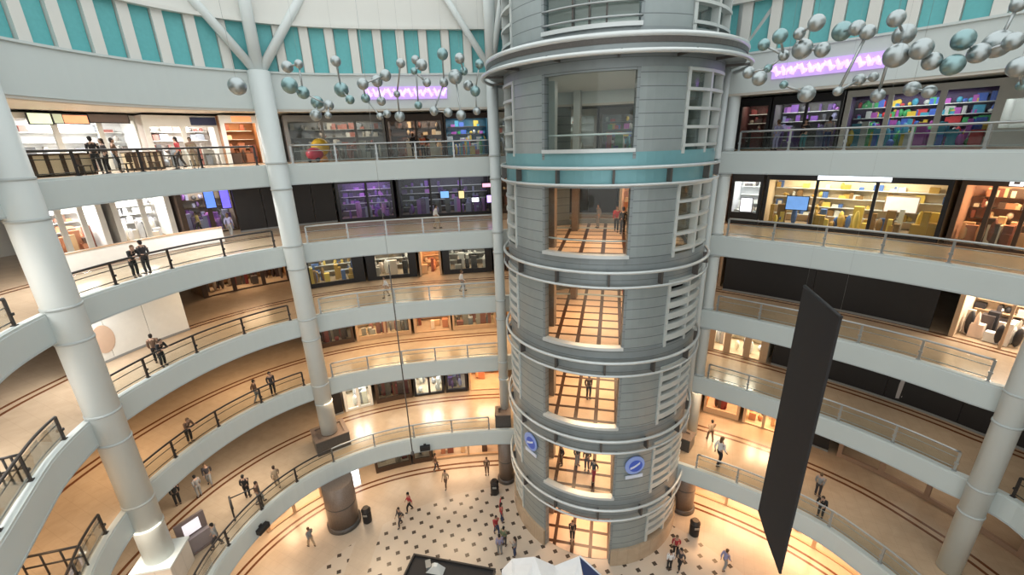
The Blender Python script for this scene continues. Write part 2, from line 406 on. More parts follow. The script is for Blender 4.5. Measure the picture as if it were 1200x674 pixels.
#@@PART2
# ------------------------------------------------------------------ lift tower
def tp(beta, r, z=0):
    a = A0+beta
    return T+Vector((r*cos(a), r*sin(a), z))
D = rad
tower = thing('lift_tower', T, 'round grey metal lift tower with silver ring tubes rising through the atrium', 'lift tower')
WN = D(21.7); PN = D(45); LV = D(80); BK = D(145)
TOPZ = 36.5
for n in range(0, 7):
    z = 5*n; ztop = 5*n+3.85 if n < 6 else TOPZ
    zb = z+.35 if n > 0 else 1.25
    for nm, a, b in (('cladding_panel', -PN, -WN), ('cladding_panel', WN, PN), ('rear_cladding', LV, BK), ('rear_cladding', -BK, -LV)):
        m = MB().arc(T, A0+a, A0+b, 5.55, 5.8, zb, ztop); obj(nm, m, CLAD, tower)
    # spandrel band under the storey, with the two ring tubes and their brackets
    if n > 0:
        m = MB().arc(T, 0, 2*PI-1e-4, 5.5, 5.83, z-1.15, z+.35); obj('spandrel', m, TEALM if n == 5 else BANDM, tower)
        if n < 6:
            for zr in (z-.33, z-1.1):
                m = MB().tube([T+Vector((6.1*cos(2*PI*i/72), 6.1*sin(2*PI*i/72), zr)) for i in range(72)], .085 if zr > z-1 else .07, 8, True)
                obj('ring_tube', m, RINGM, tower)
            for i in range(14):
                a = A0+2*PI*(i+.5)/14; d = Vector((cos(a), sin(a), 0))
                obj('ring_bracket', MB().box(T+d*5.95+Vector((0, 0, z-.72)), (.34, .1, .62), a), PLGRAN, tower)
        else:
            m = MB().arc(T, 0, 2*PI-1e-4, 5.8, 6.75, z-.62, z-.42); obj('ledge_plate', m, BANDM, tower)
            m = MB().arc(T, 0, 2*PI-1e-4, 6.5, 6.78, z-.42, z-.18); obj('ledge_band', m, PLGRAN, tower)
            for zr, rr, tr in ((z-.1, 6.72, .13), (z-.75, 7.0, .10)):
                m = MB().tube([T+Vector((rr*cos(2*PI*i/80), rr*sin(2*PI*i/80), zr)) for i in range(80)], tr, 8, True)
                obj('ring_tube', m, RINGM, tower)
            for i in range(14):
                a = A0+2*PI*(i+.5)/14; d = Vector((cos(a), sin(a), 0))
                obj('ring_bracket', MB().box(T+d*6.45+Vector((0, 0, z-.72)), (1.2, .08, .12), a), PLGRAN, tower)
    # lobby floor
    m = MB().lathe(T, [(5.48, z-.3 if n else .012), (5.48, z+.03)], 64, 0, False)
    obj('lobby_floor', m, TILE if n < 5 else MARBW, tower)
    # front window, sill and guard rail
    if n > 0:
        m = MB().arc(T, A0-WN, A0+WN, 5.58, 5.98, z+.35, z+.52); obj('window_sill', m, RINGM, tower)
    zt = 5*n+3.85 if n < 6 else 33.4
    m = MB()
    for s in (-1, 1): m.arc(T, A0+s*WN-D(.7), A0+s*WN+D(.7), 5.5, 5.84, z+.05, zt)
    m.arc(T, A0-WN, A0+WN, 5.55, 5.8, zt-.12, zt)
    obj('window_frame', m, BANDM, tower)
    if n > 0:
        m = MB().arc(T, A0-WN, A0+WN, 5.64, 5.66, z+.5, zt-.1, D(3)); obj('window_glass', m, GLASS if n < 6 else GLASSD, tower)
    if n in (4, 5):
        m = MB().tube([tp(-WN+2*WN*i/10, 5.5, z+1.15) for i in range(11)], .045, 8); obj('guard_rail', m, RINGM, tower)
    if n == 6:
        for q in (-WN/3, WN/3, 0):
            m = MB().arc(T, A0+q-D(.4), A0+q+D(.4), 5.6, 5.8, 30.5, 33.3); obj('window_mullion', m, PLGRAN, tower)
        for zz in (30.75, 31.3, 31.85, 32.4, 32.95):
            m = MB().tube([tp(-WN+2*WN*i/10, 5.86, zz) for i in range(11)], .05, 8); obj('window_bar', m, STEEL, tower)
        m = MB().arc(T, A0-WN, A0+WN, 5.55, 5.8, 33.4, TOPZ); obj('cladding_panel', m, CLAD, tower)
    # louvred side bays
    for s in (-1, 1):
        a, b = (PN, LV) if s > 0 else (-LV, -PN)
        lou = MB()
        for q in (a+D(1), (a+b)/2, b-D(1)):
            lou.arc(T, A0+q-D(.9), A0+q+D(.9), 5.5, 5.86, z+.2 if n else 1.2, zt)
        lf = obj('louvre_frame', lou, SLAT, tower)
        if n <= 3: zs = [z+.55+.62*i for i in range(6)]; hh = .34
        else: zs = [z+.5+.8*i for i in range(5)]; hh = .13
        for zz in zs:
            if zz > zt-.05 or (n == 0 and zz < 1.2): continue
            m = MB().arc(T, A0+a, A0+b, 5.58, 5.9, zz, zz+hh, D(5)); obj('louvre_slat', m, SLAT, lf)
        if n <= 3:
            m = MB().arc(T, A0+a, A0+b, 5.3, 5.36, z+.1, zt); obj('louvre_dark_sheet', m, BLACK, tower)  # black sheet added so the slat gaps read dark against the lit lobby
        else:
            m = MB().arc(T, A0+a, A0+b, 5.5, 5.515, z+.3, zt, D(5)); obj('louvre_glass', m, GLASSD, tower)
    # pillars standing inside the lobby
    if n < 6:
        for f_, l_ in ((2.6, -2.5), (-2.6, -2.3), (-2.8, 2.4)):
            fw = Vector((cos(A0), sin(A0), 0)); rt_ = Vector((-fw.y, fw.x, 0))
            m = MB().box(T+fw*f_+rt_*l_+Vector((0, 0, z+2.0)), (.55, .42, 3.95), A0); obj('lobby_pillar', m, GRAN if n < 5 else SLAT, tower)
    if n < 6:
        m = MB().lathe(T, [(5.45, z+3.87), (5.45, z+3.94)], 48, 0, False)
        obj('lobby_ceiling', m, WHITE2, tower)
        fw = Vector((cos(A0), sin(A0), 0))
        if n < 5: area('lobby_area_light', T+fw*1.2+Vector((0, 0, z+3.8)), 3.0, (270, 260, 260, 260, 210)[n], (1, .62, .36))
        elif n == 5: area('lobby_area_light', T+Vector((0, 0, z+3.8)), 2.5, 60, (1, .9, .8))
    else: area('lobby_area_light', T+Vector((0, 0, 33.2)), 3, 120, (1, 1, 1))  # added light brightening the top storey in place of sky reflections on its glass
m = MB().lathe(T, [(5.8, TOPZ), (5.8, TOPZ+.3)], 64, 0, False); obj('tower_cap', m, BANDM, tower)
m = MB().arc(T, A0+WN, A0-WN+2*PI, 5.4, 5.98, 0, 1.25); obj('base_plinth', m, MARB, tower)
# round blue signs fixed on the cladding of the second storey
BLUE = pm('sign_blue', (.06, .13, .62), .35); SIGNW = pm('sign_white', (.72, .78, .92), .4)
BLUEL = pm('sign_light_blue', (.30, .42, .85), .35)
for be, lab in ((D(-33.4), 'round blue sign on the tower cladding, on the column-free side nearest the dotted floor left of the lit window'),
                (D(33.0), 'round blue sign on the tower cladding beside the louvred bay right of the lit window')):
    c = tp(be, 5.86, 7.75); a = A0+be; nrm = Vector((cos(a), sin(a), 0)); tx = Vector((-nrm.y, nrm.x, 0))
    lab = 'round blue sign on the tower cladding left of the warm lit window' if be < 0 else 'round blue sign on the tower cladding right of the warm lit window'
    sg = thing('round_sign', c, lab, 'sign')
    def P2(u, v, d=0): return c+tx*u+Vector((0, 0, v))+nrm*d
    def disc(pts, d0, d1): return MB().prism([[P2(u, v, d0) for u, v in pts], [P2(u, v, d1) for u, v in pts]])
    sd_ = obj('sign_disc', disc([(.62*cos(t*PI/16), .62*sin(t*PI/16)) for t in range(32)], 0, .06), BLUEL, sg)
    obj('sign_centre', disc([(.05+.42*cos(t*PI/12), -.05+.40*sin(t*PI/12)) for t in range(24)], .06, .08), BLUE, sd_)
    sw_ = [(-.30+.6*t/8, -.18+.30*(t/8)**1.6+.1) for t in range(9)]+[(-.30+.6*t/8, -.22+.30*(t/8)**1.6-.0) for t in range(8, -1, -1)]
    obj('sign_swoosh', disc(sw_, .08, .095), SIGNW, sd_)
    obj('sign_bar', disc([(-.55, -.92), (.55, -.92), (.55, -.70), (-.55, -.70)], 0, .06), SIGNW, sg)

# ------------------------------------------------------------------ white columns
def column(name, xy, r, z0, z1, label, arms=(), joints=True, bracket=None, plinth=None, top_r=None, flutes=True):
    x, y = xy; o = thing(name, (x, y, z0), label, 'column')
    m = MB().lathe((x, y, 0), [(r, z0), (r, z1)], 28); obj('shaft', m, COLW, o)
    if joints:
        for L in range(int(z0//5)+1, 6):
            if 5*L > z1: break
            for zz in (5*L+.15, 5*L-1.35):
                m = MB().lathe((x, y, 0), [(r, zz-.06), (r+.03, zz-.05), (r+.03, zz+.05), (r, zz+.06)], 28); obj('joint_ring', m, JOINT, o)
            if bracket:
                d = Vector((bracket[0], bracket[1], 0)).normalized(); a = math.atan2(d.y, d.x)
                m = MB().box(Vector((x, y, 5*L-.6))+d*(r+.55), (1.5, r*1.7, 1.15), a); obj('bracket', m, COLW, o)
    for dx, dy, h, ra in arms:
        p = Vector((x, y, z1-.2)); t = Vector((dx, dy, h))
        m = MB().tube([p, p+t*.5, p+t], [ra, ra*.95, ra*.9], 16); obj('branch', m, COLW, o)
    return o
TAN2 = UP.S(rad(-27.6)); t2 = Vector((UP.N(TAN2).y, -UP.N(TAN2).x, 0))
c2 = UP.P(TAN2, -.35)
o = column('white_column', c2[:2], .57, 6.1, 30.1, 'white column with branching top standing in a dark granite planter', [(-t2.x*3.6, -t2.y*3.6, 5.2, .25), (t2.x*3.6, t2.y*3.6, 5.2, .25), (0, 0, 6.2, .33)])
sl = UP.S(rad(-48.6)); cl = UP.P(sl, -.2); nl = UP.N(sl)
column('white_column', (cl.x, cl.y), .62, 6.6, 36, 'white column in front of the food court end of the galleries', bracket=nl, joints=True)
dl = thing('column_pedestal', (cl.x, cl.y, 5), 'pale square pedestal under the white column by the stair end', 'pedestal')
a_ = math.atan2(nl.y, nl.x)
obj('pedestal_block', MB().box((cl.x, cl.y, 5.75), (1.7, 1.7, 1.5), a_), MARBW, dl)
obj('pedestal_cap', MB().box((cl.x, cl.y, 6.54), (1.84, 1.84, .1), a_), COLW, dl)
cr = Vector((21.5, 15.55, 0)); sr = UP.S(rad(54.1)); nr = UP.N(sr)
column('white_column', (cr.x, cr.y), .46, 5.02, 36, 'thick white column beside the right hand shop galleries, nearest the black banner')
for nm, xy, side in (('slim_column', (-.86, 29.0), -1), ('slim_column', (13.0, 26.4), 1)):
    lab = 'slim white column pair on the side of the tower facing the silver screens' if side < 0 else 'slim white column pair between the lift tower and the black-fronted shops'
    lab = 'slim white double column just left of the lift tower' if side < 0 else 'slim white double column just right of the lift tower'
    x, y = xy; o = thing(nm, (x, y, 5), lab, 'column')
    off = Vector((.62*(-1 if side < 0 else -1), -.5, 0)) if side > 0 else Vector((.75, -.3, 0))
    obj('shaft', MB().lathe((x, y, 0), [(.36, 5.02), (.36, 30.3)], 24), COLW, o)
    obj('slim_shaft', MB().lathe((x+off.x*1.5, y+off.y*1.5, 0), [(.2, 5.02), (.2, 30.3)], 16), COLW, o)
    for L in range(2, 6):
        for zz in (5*L+.15, 5*L-1.3): obj('joint_ring', MB().lathe((x, y, 0), [(.36, zz-.06), (.4, zz-.05), (.4, zz+.05), (.36, zz+.06)], 24), JOINT, o)
    p = Vector((x, y, 30.1))
    dirs = [(-3.4, .6, 5.4), (1.2, -.5, 6)] if side < 0 else [(2.6, -2.2, 5.2), (-2.2, 1.6, 5.2)]
    for t in dirs:
        t = Vector(t); obj('branch', MB().tube([p, p+t*.5, p+t], [.2, .19, .18], 16), COLW, o)
    obj('shaft_top', MB().tube([p, p+Vector((0, 0, 6.2))], .34, 20), COLW, o)
# dark granite planters round the column feet on the first gallery
def planter(x, y, z, w, d, h, a, label):
    o = thing('granite_planter', (x, y, z), label, 'planter', rz=0)
    R = Matrix.Rotation(a, 3, 'Z'); m = MB()
    for s in (-1, 1):
        m.box(Vector((x, y, z+h/2))+R@Vector((s*(w/2-.1), 0, 0)), (.2, d, h), a); m.box(Vector((x, y, z+h/2))+R@Vector((0, s*(d/2-.1), 0)), (w-.4, .2, h), a)
    obj('planter_box', m, PLGRAN, o)
    m = MB().box((x, y, z+h-.12), (w-.4, d-.4, .1), a); obj('planter_bed', m, GRAN, o)
    m = MB()
    for s in (-1, 1):
        m.box(Vector((x, y, z+h+.03))+R@Vector((s*(w/2-.12), 0, 0)), (.28, d+.06, .06), a); m.box(Vector((x, y, z+h+.03))+R@Vector((0, s*(d/2-.12), 0)), (w-.5, .28, .06), a)
    obj('planter_rim', m, GRAN, o)
a2 = math.atan2(UP.N(TAN2).y, UP.N(TAN2).x)
planter(c2.x, c2.y, 5, 2.0, 2.3, 1.1, a2, 'dark granite planter around the foot of the branching white column')
planter(11.9, 25.2, 5, 1.15, 1.2, .95, rad(50), 'dark granite planter at the gallery edge right of the lift tower')
planter(-1.0, 28.4, 5, 1.2, 1.2, 1.1, rad(90), 'dark granite planter at the gallery edge left of the lift tower')
# granite clad columns carrying the first gallery
for x, y, r, lab in ((-12.75, 24.15, 1.05, 'thick granite column on the ground floor beside the tall lit poster'),
                     (-.9, 27.9, .6, 'slim granite column on the ground floor left of the lift tower'),
                     (12.1, 24.6, .75, 'granite column on the ground floor right of the lift tower')):
    o = thing('granite_column', (x, y, 0), lab, 'column')
    obj('shaft', MB().lathe((x, y, 0), [(r, .3), (r, 3.8)], 28), GRAN, o)
    obj('base_ring', MB().lathe((x, y, 0), [(r+.12, 0), (r+.12, .25), (r, .32)], 28), PLGRAN, o)
    obj('seam', MB().lathe((x, y, 0), [(r+.01, 1.95), (r+.015, 1.97), (r+.015, 2.02), (r+.01, 2.04)], 28), PLGRAN, o)

# ------------------------------------------------------------------ balustrades
def railing(L, d0, d1, label, metal):
    cv = CV(L); z = 5*L; o_ = .24
    r = thing('balustrade', cv.P((d0+d1)/2, o_, z), label, 'railing', 'glass balustrades along the galleries')
    obj('handrail', MB().tube([cv.P(d0+(d1-d0)*i/40, o_, z+1.12) for i in range(41)], .055, 8), metal, r)
    n = max(1, round((d1-d0)/2.6))
    for zz, rr in ((z+.78, .022), (z+.22, .022)):
        obj('rail_bar', MB().tube([cv.P(d0+(d1-d0)*i/40, o_+.02, zz) for i in range(41)], rr, 6), metal, r)
    for i in range(n+1):
        d = d0+(d1-d0)*i/n; p = cv.P(d, o_, 0); nn = cv.N(d); a = math.atan2(nn.y, nn.x)
        m = MB(); m.box((p.x, p.y, z+.56), (.07, .10, 1.1), a); m.box((p.x, p.y, z+.075), (.16, .18, .03), a)
        m.box(Vector((p.x, p.y, z+.5))-nn*.06, (.06, .16, .10), a)
        obj('post', m, metal, r)
        if i < n:
            e = d0+(d1-d0)*(i+1)/n
            m = MB(); sweep(m, cv, d+.1, e-.1, rect(o_-.012, o_+.0, z+.12, z+1.0), .9); obj('glass_panel', m, GLASSG, r)
names = {1: 'first', 2: 'second', 3: 'third', 4: 'fourth', 5: 'top'}
for L in range(1, 6):
    cv = CV(L)
    sA = cv.S(rad(-49.5)); sB = cv.S(rad(-27.6)); sC = cv.S(rad(-1.2)); sD = cv.S(rad(26.3)); sE = cv.S(rad(54))
    cut = .95 if L >= 2 else 0
    railing(L, sA-11, sA-cut-.2, 'dark railed glass balustrade at the near end of the %s gallery' % names[L], DARKM)
    railing(L, sA+cut, sB-cut, 'glass balustrade of the %s gallery before the branching column' % names[L], DARKM)
    railing(L, sB+cut, sC-(1.5 if L == 1 else .5), 'glass balustrade of the %s gallery between branching column and lift tower' % names[L], STEEL)
    ins = [cv.L*i/800 for i in range(800) if (cv.P(cv.L*i/800, .24)-T).length < 6.35]
    if ins[0]-sC > 1.2: railing(L, sC+.5, ins[0]-.1, 'short glass balustrade of the %s gallery left of the lift tower' % names[L], STEEL)
    if sD-ins[-1] > 1.2: railing(L, ins[-1]+.1, sD-.5, 'short glass balustrade of the %s gallery right of the lift tower' % names[L], STEEL)
    railing(L, sD+.5, sE-cut, 'glass balustrade of the %s gallery on the banner side' % names[L], STEEL)
    if L < 4: railing(L, sE+cut, sE+6, 'glass balustrade of the %s gallery past the thick right column' % names[L], DARKM)
#@@PART3
# ------------------------------------------------------------------ shops along the galleries
FR_BLACK = pm('black_shop_frame', (.010, .010, .013), .35)
FR_BROWN = pm('bronze_shop_frame', (.06, .035, .022), .4)
FR_WHITE = pm('white_shop_frame', (.72, .73, .70), .5)
FR_TAN = pm('tan_shop_frame', (.52, .36, .23), .45)
FR_GREY = pm('grey_shop_frame', (.26, .27, .27), .45)
def W(L, d):
    """distance of the shop fronts behind the gallery edge"""
    p = CV(L).P(d); a = math.degrees(math.atan2(p.x, p.y)); t = min(1, max(0, (a-5)/14))
    l, r = {0: (3.4, 3.5), 1: (5.9, 7.2), 2: (5.8, 5.0), 3: (6.8, 5.0), 4: (8.0, 5.3), 5: (6.6, 6.2)}[L]
    return l+(r-l)*t
PAL = {
 'toys': [(.55, .04, .05), (.05, .12, .5), (.65, .45, .04), (.05, .35, .12), (.4, .08, .4), (.5, .5, .5), (.05, .3, .45)],
 'grey': [(.35, .33, .30), (.12, .11, .10), (.5, .48, .45), (.3, .12, .10), (.2, .22, .25)],
 'warm': [(.75, .5, .28), (.5, .22, .12), (.25, .08, .05), (.8, .66, .5), (.12, .07, .05)],
 'clothes': [(.8, .78, .74), (.02, .02, .025), (.06, .05, .05), (.5, .45, .4), (.75, .6, .5)],
 'bags': [(.75, .55, .12), (.25, .14, .05), (.7, .68, .6), (.08, .16, .4), (.5, .3, .06)],
 'white': [(.8, .8, .8), (.7, .72, .75), (.3, .3, .32), (.85, .8, .7)],
 'purple': [(.25, .1, .45), (.12, .06, .22), (.3, .3, .5), (.5, .2, .6), (.1, .1, .12)],
 'dark': [(.05, .03, .03), (.2, .03, .03), (.1, .08, .07), (.3, .25, .2)],
}
PM = {k: [pm('%s_goods_%d' % (k, i), c, .5) for i, c in enumerate(v)] for k, v in PAL.items()}
def shop(L, px0, px1, y, label, frame, back, lamp, power, bays=2, merch=None, sign=None, glazed=True, hd=.55, pl=.2, merch_label=None, o=None, h=None, cat='shop', dep=3.2, edge=.14, n=70, shelves=True):
    cv = CV(L); z = 5*L; H = h or (3.7 if L < 5 else 3.25)
    o_ = o if o is not None else W(L, cv.px((px0+px1)/2, y, 6))
    d0, d1 = sorted((cv.px(px0, y, o_), cv.px(px1, y, o_)))
    d0 += .03; d1 -= .03
    mid = (d0+d1)/2; s = thing('shop', cv.P(mid, o_, z), label, cat, None)
    bm_ = pm('shop_back_%.2f_%.2f_%.2f' % back, back, .6)
    obj('back_wall', sweep(MB(), cv, d0, d1, rect(o_+dep, o_+dep+.12, z+.02, z+H)), bm_, s)
    for d in (d0, d1-.12): obj('side_wall', sweep(MB(), cv, d, d+.12, rect(o_+.1, o_+dep, z+.02, z+H)), bm_, s)
    obj('header', sweep(MB(), cv, d0, d1, rect(o_-.06, o_+.2, z+H-hd, z+H)), frame, s)
    obj('ceiling_board', sweep(MB(), cv, d0+.13, d1-.13, rect(o_+.2, o_+dep, z+H-.1, z+H-.02)), FR_WHITE, s)
    if pl: obj('plinth', sweep(MB(), cv, d0, d1, rect(o_-.04, o_+.14, z+.013, z+pl)), frame, s)
    w_ = d1-d0
    for i in range(bays+1):
        d = d0+w_*i/bays; e = edge if 0 < i < bays else edge*2.2
        a, b = max(d0, d-e/2), min(d1, d+e/2)
        obj('mullion', sweep(MB(), cv, a, b, rect(o_-.05, o_+.13, z+.02, z+H-hd)), frame, s)
        if glazed and i < bays:
            obj('glass_pane', sweep(MB(), cv, d+e/2, d0+w_*(i+1)/bays-e/2, rect(o_+.03, o_+.045, z+pl, z+H-hd)), GLASS, s)
    if shelves:
        for zz in (.5, 1.1, 1.7, 2.3):
            obj('shelf', sweep(MB(), cv, d0+.2, d1-.2, rect(o_+dep-.5, o_+dep-.02, z+zz, z+zz+.04)), frame if frame is not FR_BLACK else FR_WHITE, s)
    if sign:
        col, f0, f1, st = sign
        a, b = d0+w_*f0, d0+w_*f1
        sb = obj('sign', sweep(MB(), cv, a, b, rect(o_-.14, o_-.06, z+H-hd*.86, z+H-hd*.14)), glow('sign_glow_%.2f_%.2f_%.2f' % col, col, st), s)
    c = cv.P(mid, o_+dep*.5, z+H-.2)
    nn = cv.N(mid)
    if power: area('shop_lamp', c, max(.8, w_*.8), power, lamp, (0, 0, math.atan2(nn.y, nn.x)+PI/2), 1.8)
    if merch:
        rng = random.Random(hash((L, int(px0)*7+int(px1))) % 99991); m = MB(); k = len(PAL[merch])
        for i in range(n):
            d = rng.uniform(d0+.3, d1-.3); q = rng.random()
            if q < .62 and shelves:
                zz = rng.choice((.54, 1.14, 1.74, 2.34)); off = o_+dep-.28; hh = rng.uniform(.15, .5); ww = rng.uniform(.12, .5); dd = .3
            else:
                zz = .02; off = rng.uniform(o_+.6, o_+dep-1.0); hh = rng.uniform(.4, 1.5); ww = rng.uniform(.2, .6); dd = rng.uniform(.2, .5)
            p = cv.P(d, off, z+zz+hh/2); nn = cv.N(d)
            if rng.random() < .6: m.box(p, (dd, ww, hh), math.atan2(nn.y, nn.x), rng.randrange(k))
            else: m.ball(p, 1, 8, 6, rng.randrange(k), (dd*.45, min(.2, ww*.45), hh*.5))
        solo('merchandise', m, PM[merch], merch_label or ('goods displayed inside the '+label), 'merchandise', None, 'stuff')
    return s, cv, o_, d0, d1, z, H
def hoarding(L, px0, px1, y, label, hz0=0, hz1=3.7, n=2, o=None):
    cv = CV(L); z = 5*L; o_ = o if o is not None else W(L, cv.px((px0+px1)/2, y, 6))
    d0, d1 = sorted((cv.px(px0, y, o_), cv.px(px1, y, o_)))
    s = thing('hoarding', cv.P((d0+d1)/2, o_, z), label, 'hoarding')
    for i in range(n):
        a = d0+(d1-d0)*i/n; b = d0+(d1-d0)*(i+1)/n
        obj('hoarding_panel', sweep(MB(), cv, a+.01, b-.01, rect(o_, o_+.15, z+hz0+.015, z+hz1)), BLACK, s)
    obj('base_rail', sweep(MB(), cv, d0, d1, rect(o_-.05, o_-.005, z+.013, z+.14)), FR_GREY, s)
    return s
# level 5 --- food court end, toy shops
LV5 = 'on the top gallery'
shop(5, 8, 165, 150, 'bright white food counter under yellow and orange menu boards on top gallery', FR_WHITE, (.82, .84, .84), COOL, 420, 3, 'grey', None, False, .3, 0, 'kitchen things behind the white food counter under the menu boards', o=9.5, n=40)
shop(5, 168, 256, 150, 'white food stall with a navy sign on top gallery', FR_WHITE, (.55, .50, .46), COOL, 300, 2, 'grey', ((.02, .03, .09), .62, .98, .1), False, .7, 0, 'goods inside the white stall with the navy sign', o=8.2, n=50)
shop(5, 258, 306, 150, 'brown doorway shop beside the branching column on top gallery', FR_WHITE, (.30, .14, .06), WARM, 90, 1, 'warm', ((.8, .3, .12), .3, .8, .8), False, .5, 0, 'goods inside the brown doorway shop by the branching column', o=7, n=20)
shop(5, 333, 452, 150, 'grey toy shop with a yellow figure at its door on top gallery', FR_GREY, (.38, .37, .38), NEUT, 90, 3, 'grey', None, True, .45, .1, 'grey and brown goods in the toy shop beside the branching column', n=120)
shop(5, 452, 520, 150, 'dim brown shop with people at its door on top gallery', FR_BROWN, (.16, .10, .08), NEUT, 70, 2, 'warm', None, True, .5, .1, 'warm coloured goods in the dim brown top gallery shop', n=60)
shop(5, 520, 574, 150, 'blue display shop just left of the lift tower on top gallery', FR_BROWN, (.04, .16, .26), COOL, 80, 1, 'toys', None, True, .4, .1, 'coloured toys in the blue display shop left of the tower', n=60)
shop(5, 578, 700, 150, 'pale walled shop seen through the top tower window', FR_WHITE, (.55, .56, .55), COOL, 110, 2, 'grey', None, True, .5, .1, 'goods in the pale shop seen through the tower window', n=30)
shop(5, 702, 860, 150, 'toy shop seen through the tower on top gallery', FR_GREY, (.16, .14, .14), NEUT, 120, 3, 'toys', None, True, .5, .1, 'coloured toys in the shop seen through the tower', n=120)
shop(5, 864, 900, 150, 'dark red shop right of the lift tower on top gallery', FR_BLACK, (.10, .03, .03), NEUT, 30, 1, 'dark', None, True, .5, .1, 'dim goods in the dark red shop right of the tower', n=30)
shop(5, 901, 984, 150, 'dark glass fronted shop under the purple neon on the banner side of top gallery', FR_BLACK, (.14, .13, .13), COOL, 70, 2, 'purple', None, True, .5, .1, 'teal and brown goods behind dark glass under the purple neon', n=90)
shop(5, 985, 1168, 150, 'colourful toy shop in a pale rounded frame on top gallery', FR_WHITE, (.09, .05, .14), COOL, 90, 3, 'toys', None, True, .35, .1, 'bright toys in the pale framed toy shop', n=230, edge=.2)
shop(5, 1170, 1260, 120, 'plain pale shop front right of the toy shop on top gallery', FR_WHITE, (.6, .62, .62), COOL, 40, 1, None, None, True, 1.0, .9, shelves=False)
# level 4
shop(4, 42, 128, 262, 'orange and red kiosk shop at the white end of the fourth gallery', FR_WHITE, (.80, .80, .78), COOL, 320, 3, 'warm', ((1, .30, .12), .55, .75, 1.2), False, .35, 0, 'red and orange goods in the kiosk shop on the fourth gallery', o=10.5, n=60)
shop(4, 130, 205, 250, 'white open shop beside the kiosk on the fourth gallery', FR_WHITE, (.82, .80, .76), COOL, 300, 2, 'white', None, False, .35, 0, 'white and brown goods in the white open shop', o=10.5, n=50)
shop(4, 207, 279, 245, 'shop with blue lit screens on the fourth gallery', FR_BROWN, (.30, .24, .22), NEUT, 120, 2, 'purple', ((.12, .22, 1), .3, .9, 1.2), True, .6, .1, 'goods in the shop with blue lit screens', o=10, n=60)
hoarding(4, 280, 396, 260, 'black hoarding either side of the branching column on the fourth gallery', n=4, o=8.3)
shop(4, 397, 466, 258, 'dim purple glass shop on the fourth gallery', FR_BLACK, (.16, .09, .22), (.75, .5, 1), 70, 2, 'purple', None, True, .6, .25, 'purple goods in the dim glass shop', n=70)
shop(4, 467, 577, 252, 'dark games shop with bright screens just left of the lift tower on the fourth gallery', FR_BLACK, (.05, .04, .07), (.8, .75, 1), 60, 3, 'purple', None, True, .45, .25, 'goods in the dark games shop with bright screens', n=80)
shop(4, 580, 655, 252, 'dim shop behind the lift tower on the fourth gallery', FR_BROWN, (.2, .12, .09), NEUT, 70, 2, 'warm', None, True, .6, .2, 'goods in the dim shop behind the tower', n=40)
hoarding(4, 657, 722, 252, 'black hoarding seen through the tower window on the fourth gallery', .0, 3.7, 2, 6.4)
shop(4, 724, 850, 255, 'warm pink lit shop seen through the tower louvres on the fourth gallery', FR_TAN, (.8, .52, .40), WARM, 260, 3, 'warm', None, False, .5, .1, 'warm goods in the pink lit shop behind the louvres', n=90)
shop(4, 852, 889, 255, 'black fronted shop with white screens right of the lift tower on the fourth gallery', FR_BLACK, (.75, .75, .78), COOL, 120, 1, 'clothes', None, True, .8, .8, 'red and white goods in the narrow black fronted shop', n=24)
S4 = shop(4, 890, 1106, 258, 'black framed bag shop with a white lit sign on the fourth gallery', FR_BLACK, (.78, .60, .38), NEUT, 330, 3, 'bags', ((.75, .85, 1), .33, .73, 2.2), True, .62, .2, 'bags displayed in the black framed shop', n=120)
S5 = shop(4, 1108, 1260, 275, 'warm clothing shop with white sign letters on the fourth gallery', FR_BROWN, (.55, .30, .20), WARM, 240, 4, 'warm', None, True, .55, .12, 'clothing hanging in the warm clothing shop', n=150)
# level 3
shop(3, 233, 345, 335, 'brown shop behind the branching column on the third gallery', FR_BROWN, (.35, .20, .10), WARM, 160, 3, 'dark', None, False, .5, .1, 'dark goods in the brown third gallery shop', o=10.5, n=60)
shop(3, 348, 431, 340, 'black framed window shop right of the branching column on the third gallery', FR_BLACK, (.30, .24, .16), NEUT, 130, 1, 'bags', None, True, .45, .35, 'goods in the black framed window right of the branching column', n=60, edge=.6)
shop(3, 432, 491, 330, 'black framed window shop with lit white dresses on the third gallery', FR_BLACK, (.34, .26, .18), NEUT, 150, 1, 'clothes', None, True, .35, .3, 'white dresses in the middle black framed window', n=40, edge=.5)
shop(3, 492, 519, 325, 'bright open shop entrance between two black windows on the third gallery', FR_TAN, (.80, .58, .38), WARM, 130, 1, 'warm', None, False, .35, 0, 'goods inside the bright third gallery entrance', n=16)
shop(3, 520, 578, 322, 'black framed window shop next to the lift tower on the third gallery', FR_BLACK, (.36, .33, .30), NEUT, 90, 1, 'clothes', None, True, .4, .4, 'mannequin clothes in the black window next to the tower', n=40, edge=.5)
shop(3, 580, 845, 325, 'tan shop behind the lift tower on the third gallery', FR_TAN, (.60, .42, .26), WARM, 200, 5, 'dark', None, False, .6, .2, 'goods in the tan shop behind the tower', n=80)
hoarding(3, 847, 1104, 340, 'long black hoarding behind the banner on the third gallery')
S6 = shop(3, 1106, 1262, 400, 'bright clothing shop beside the long black hoarding on the third gallery', FR_TAN, (.86, .70, .52), NEUT, 330, 2, 'clothes', None, False, .3, 0, 'black and white clothes in the bright third gallery shop', n=110)
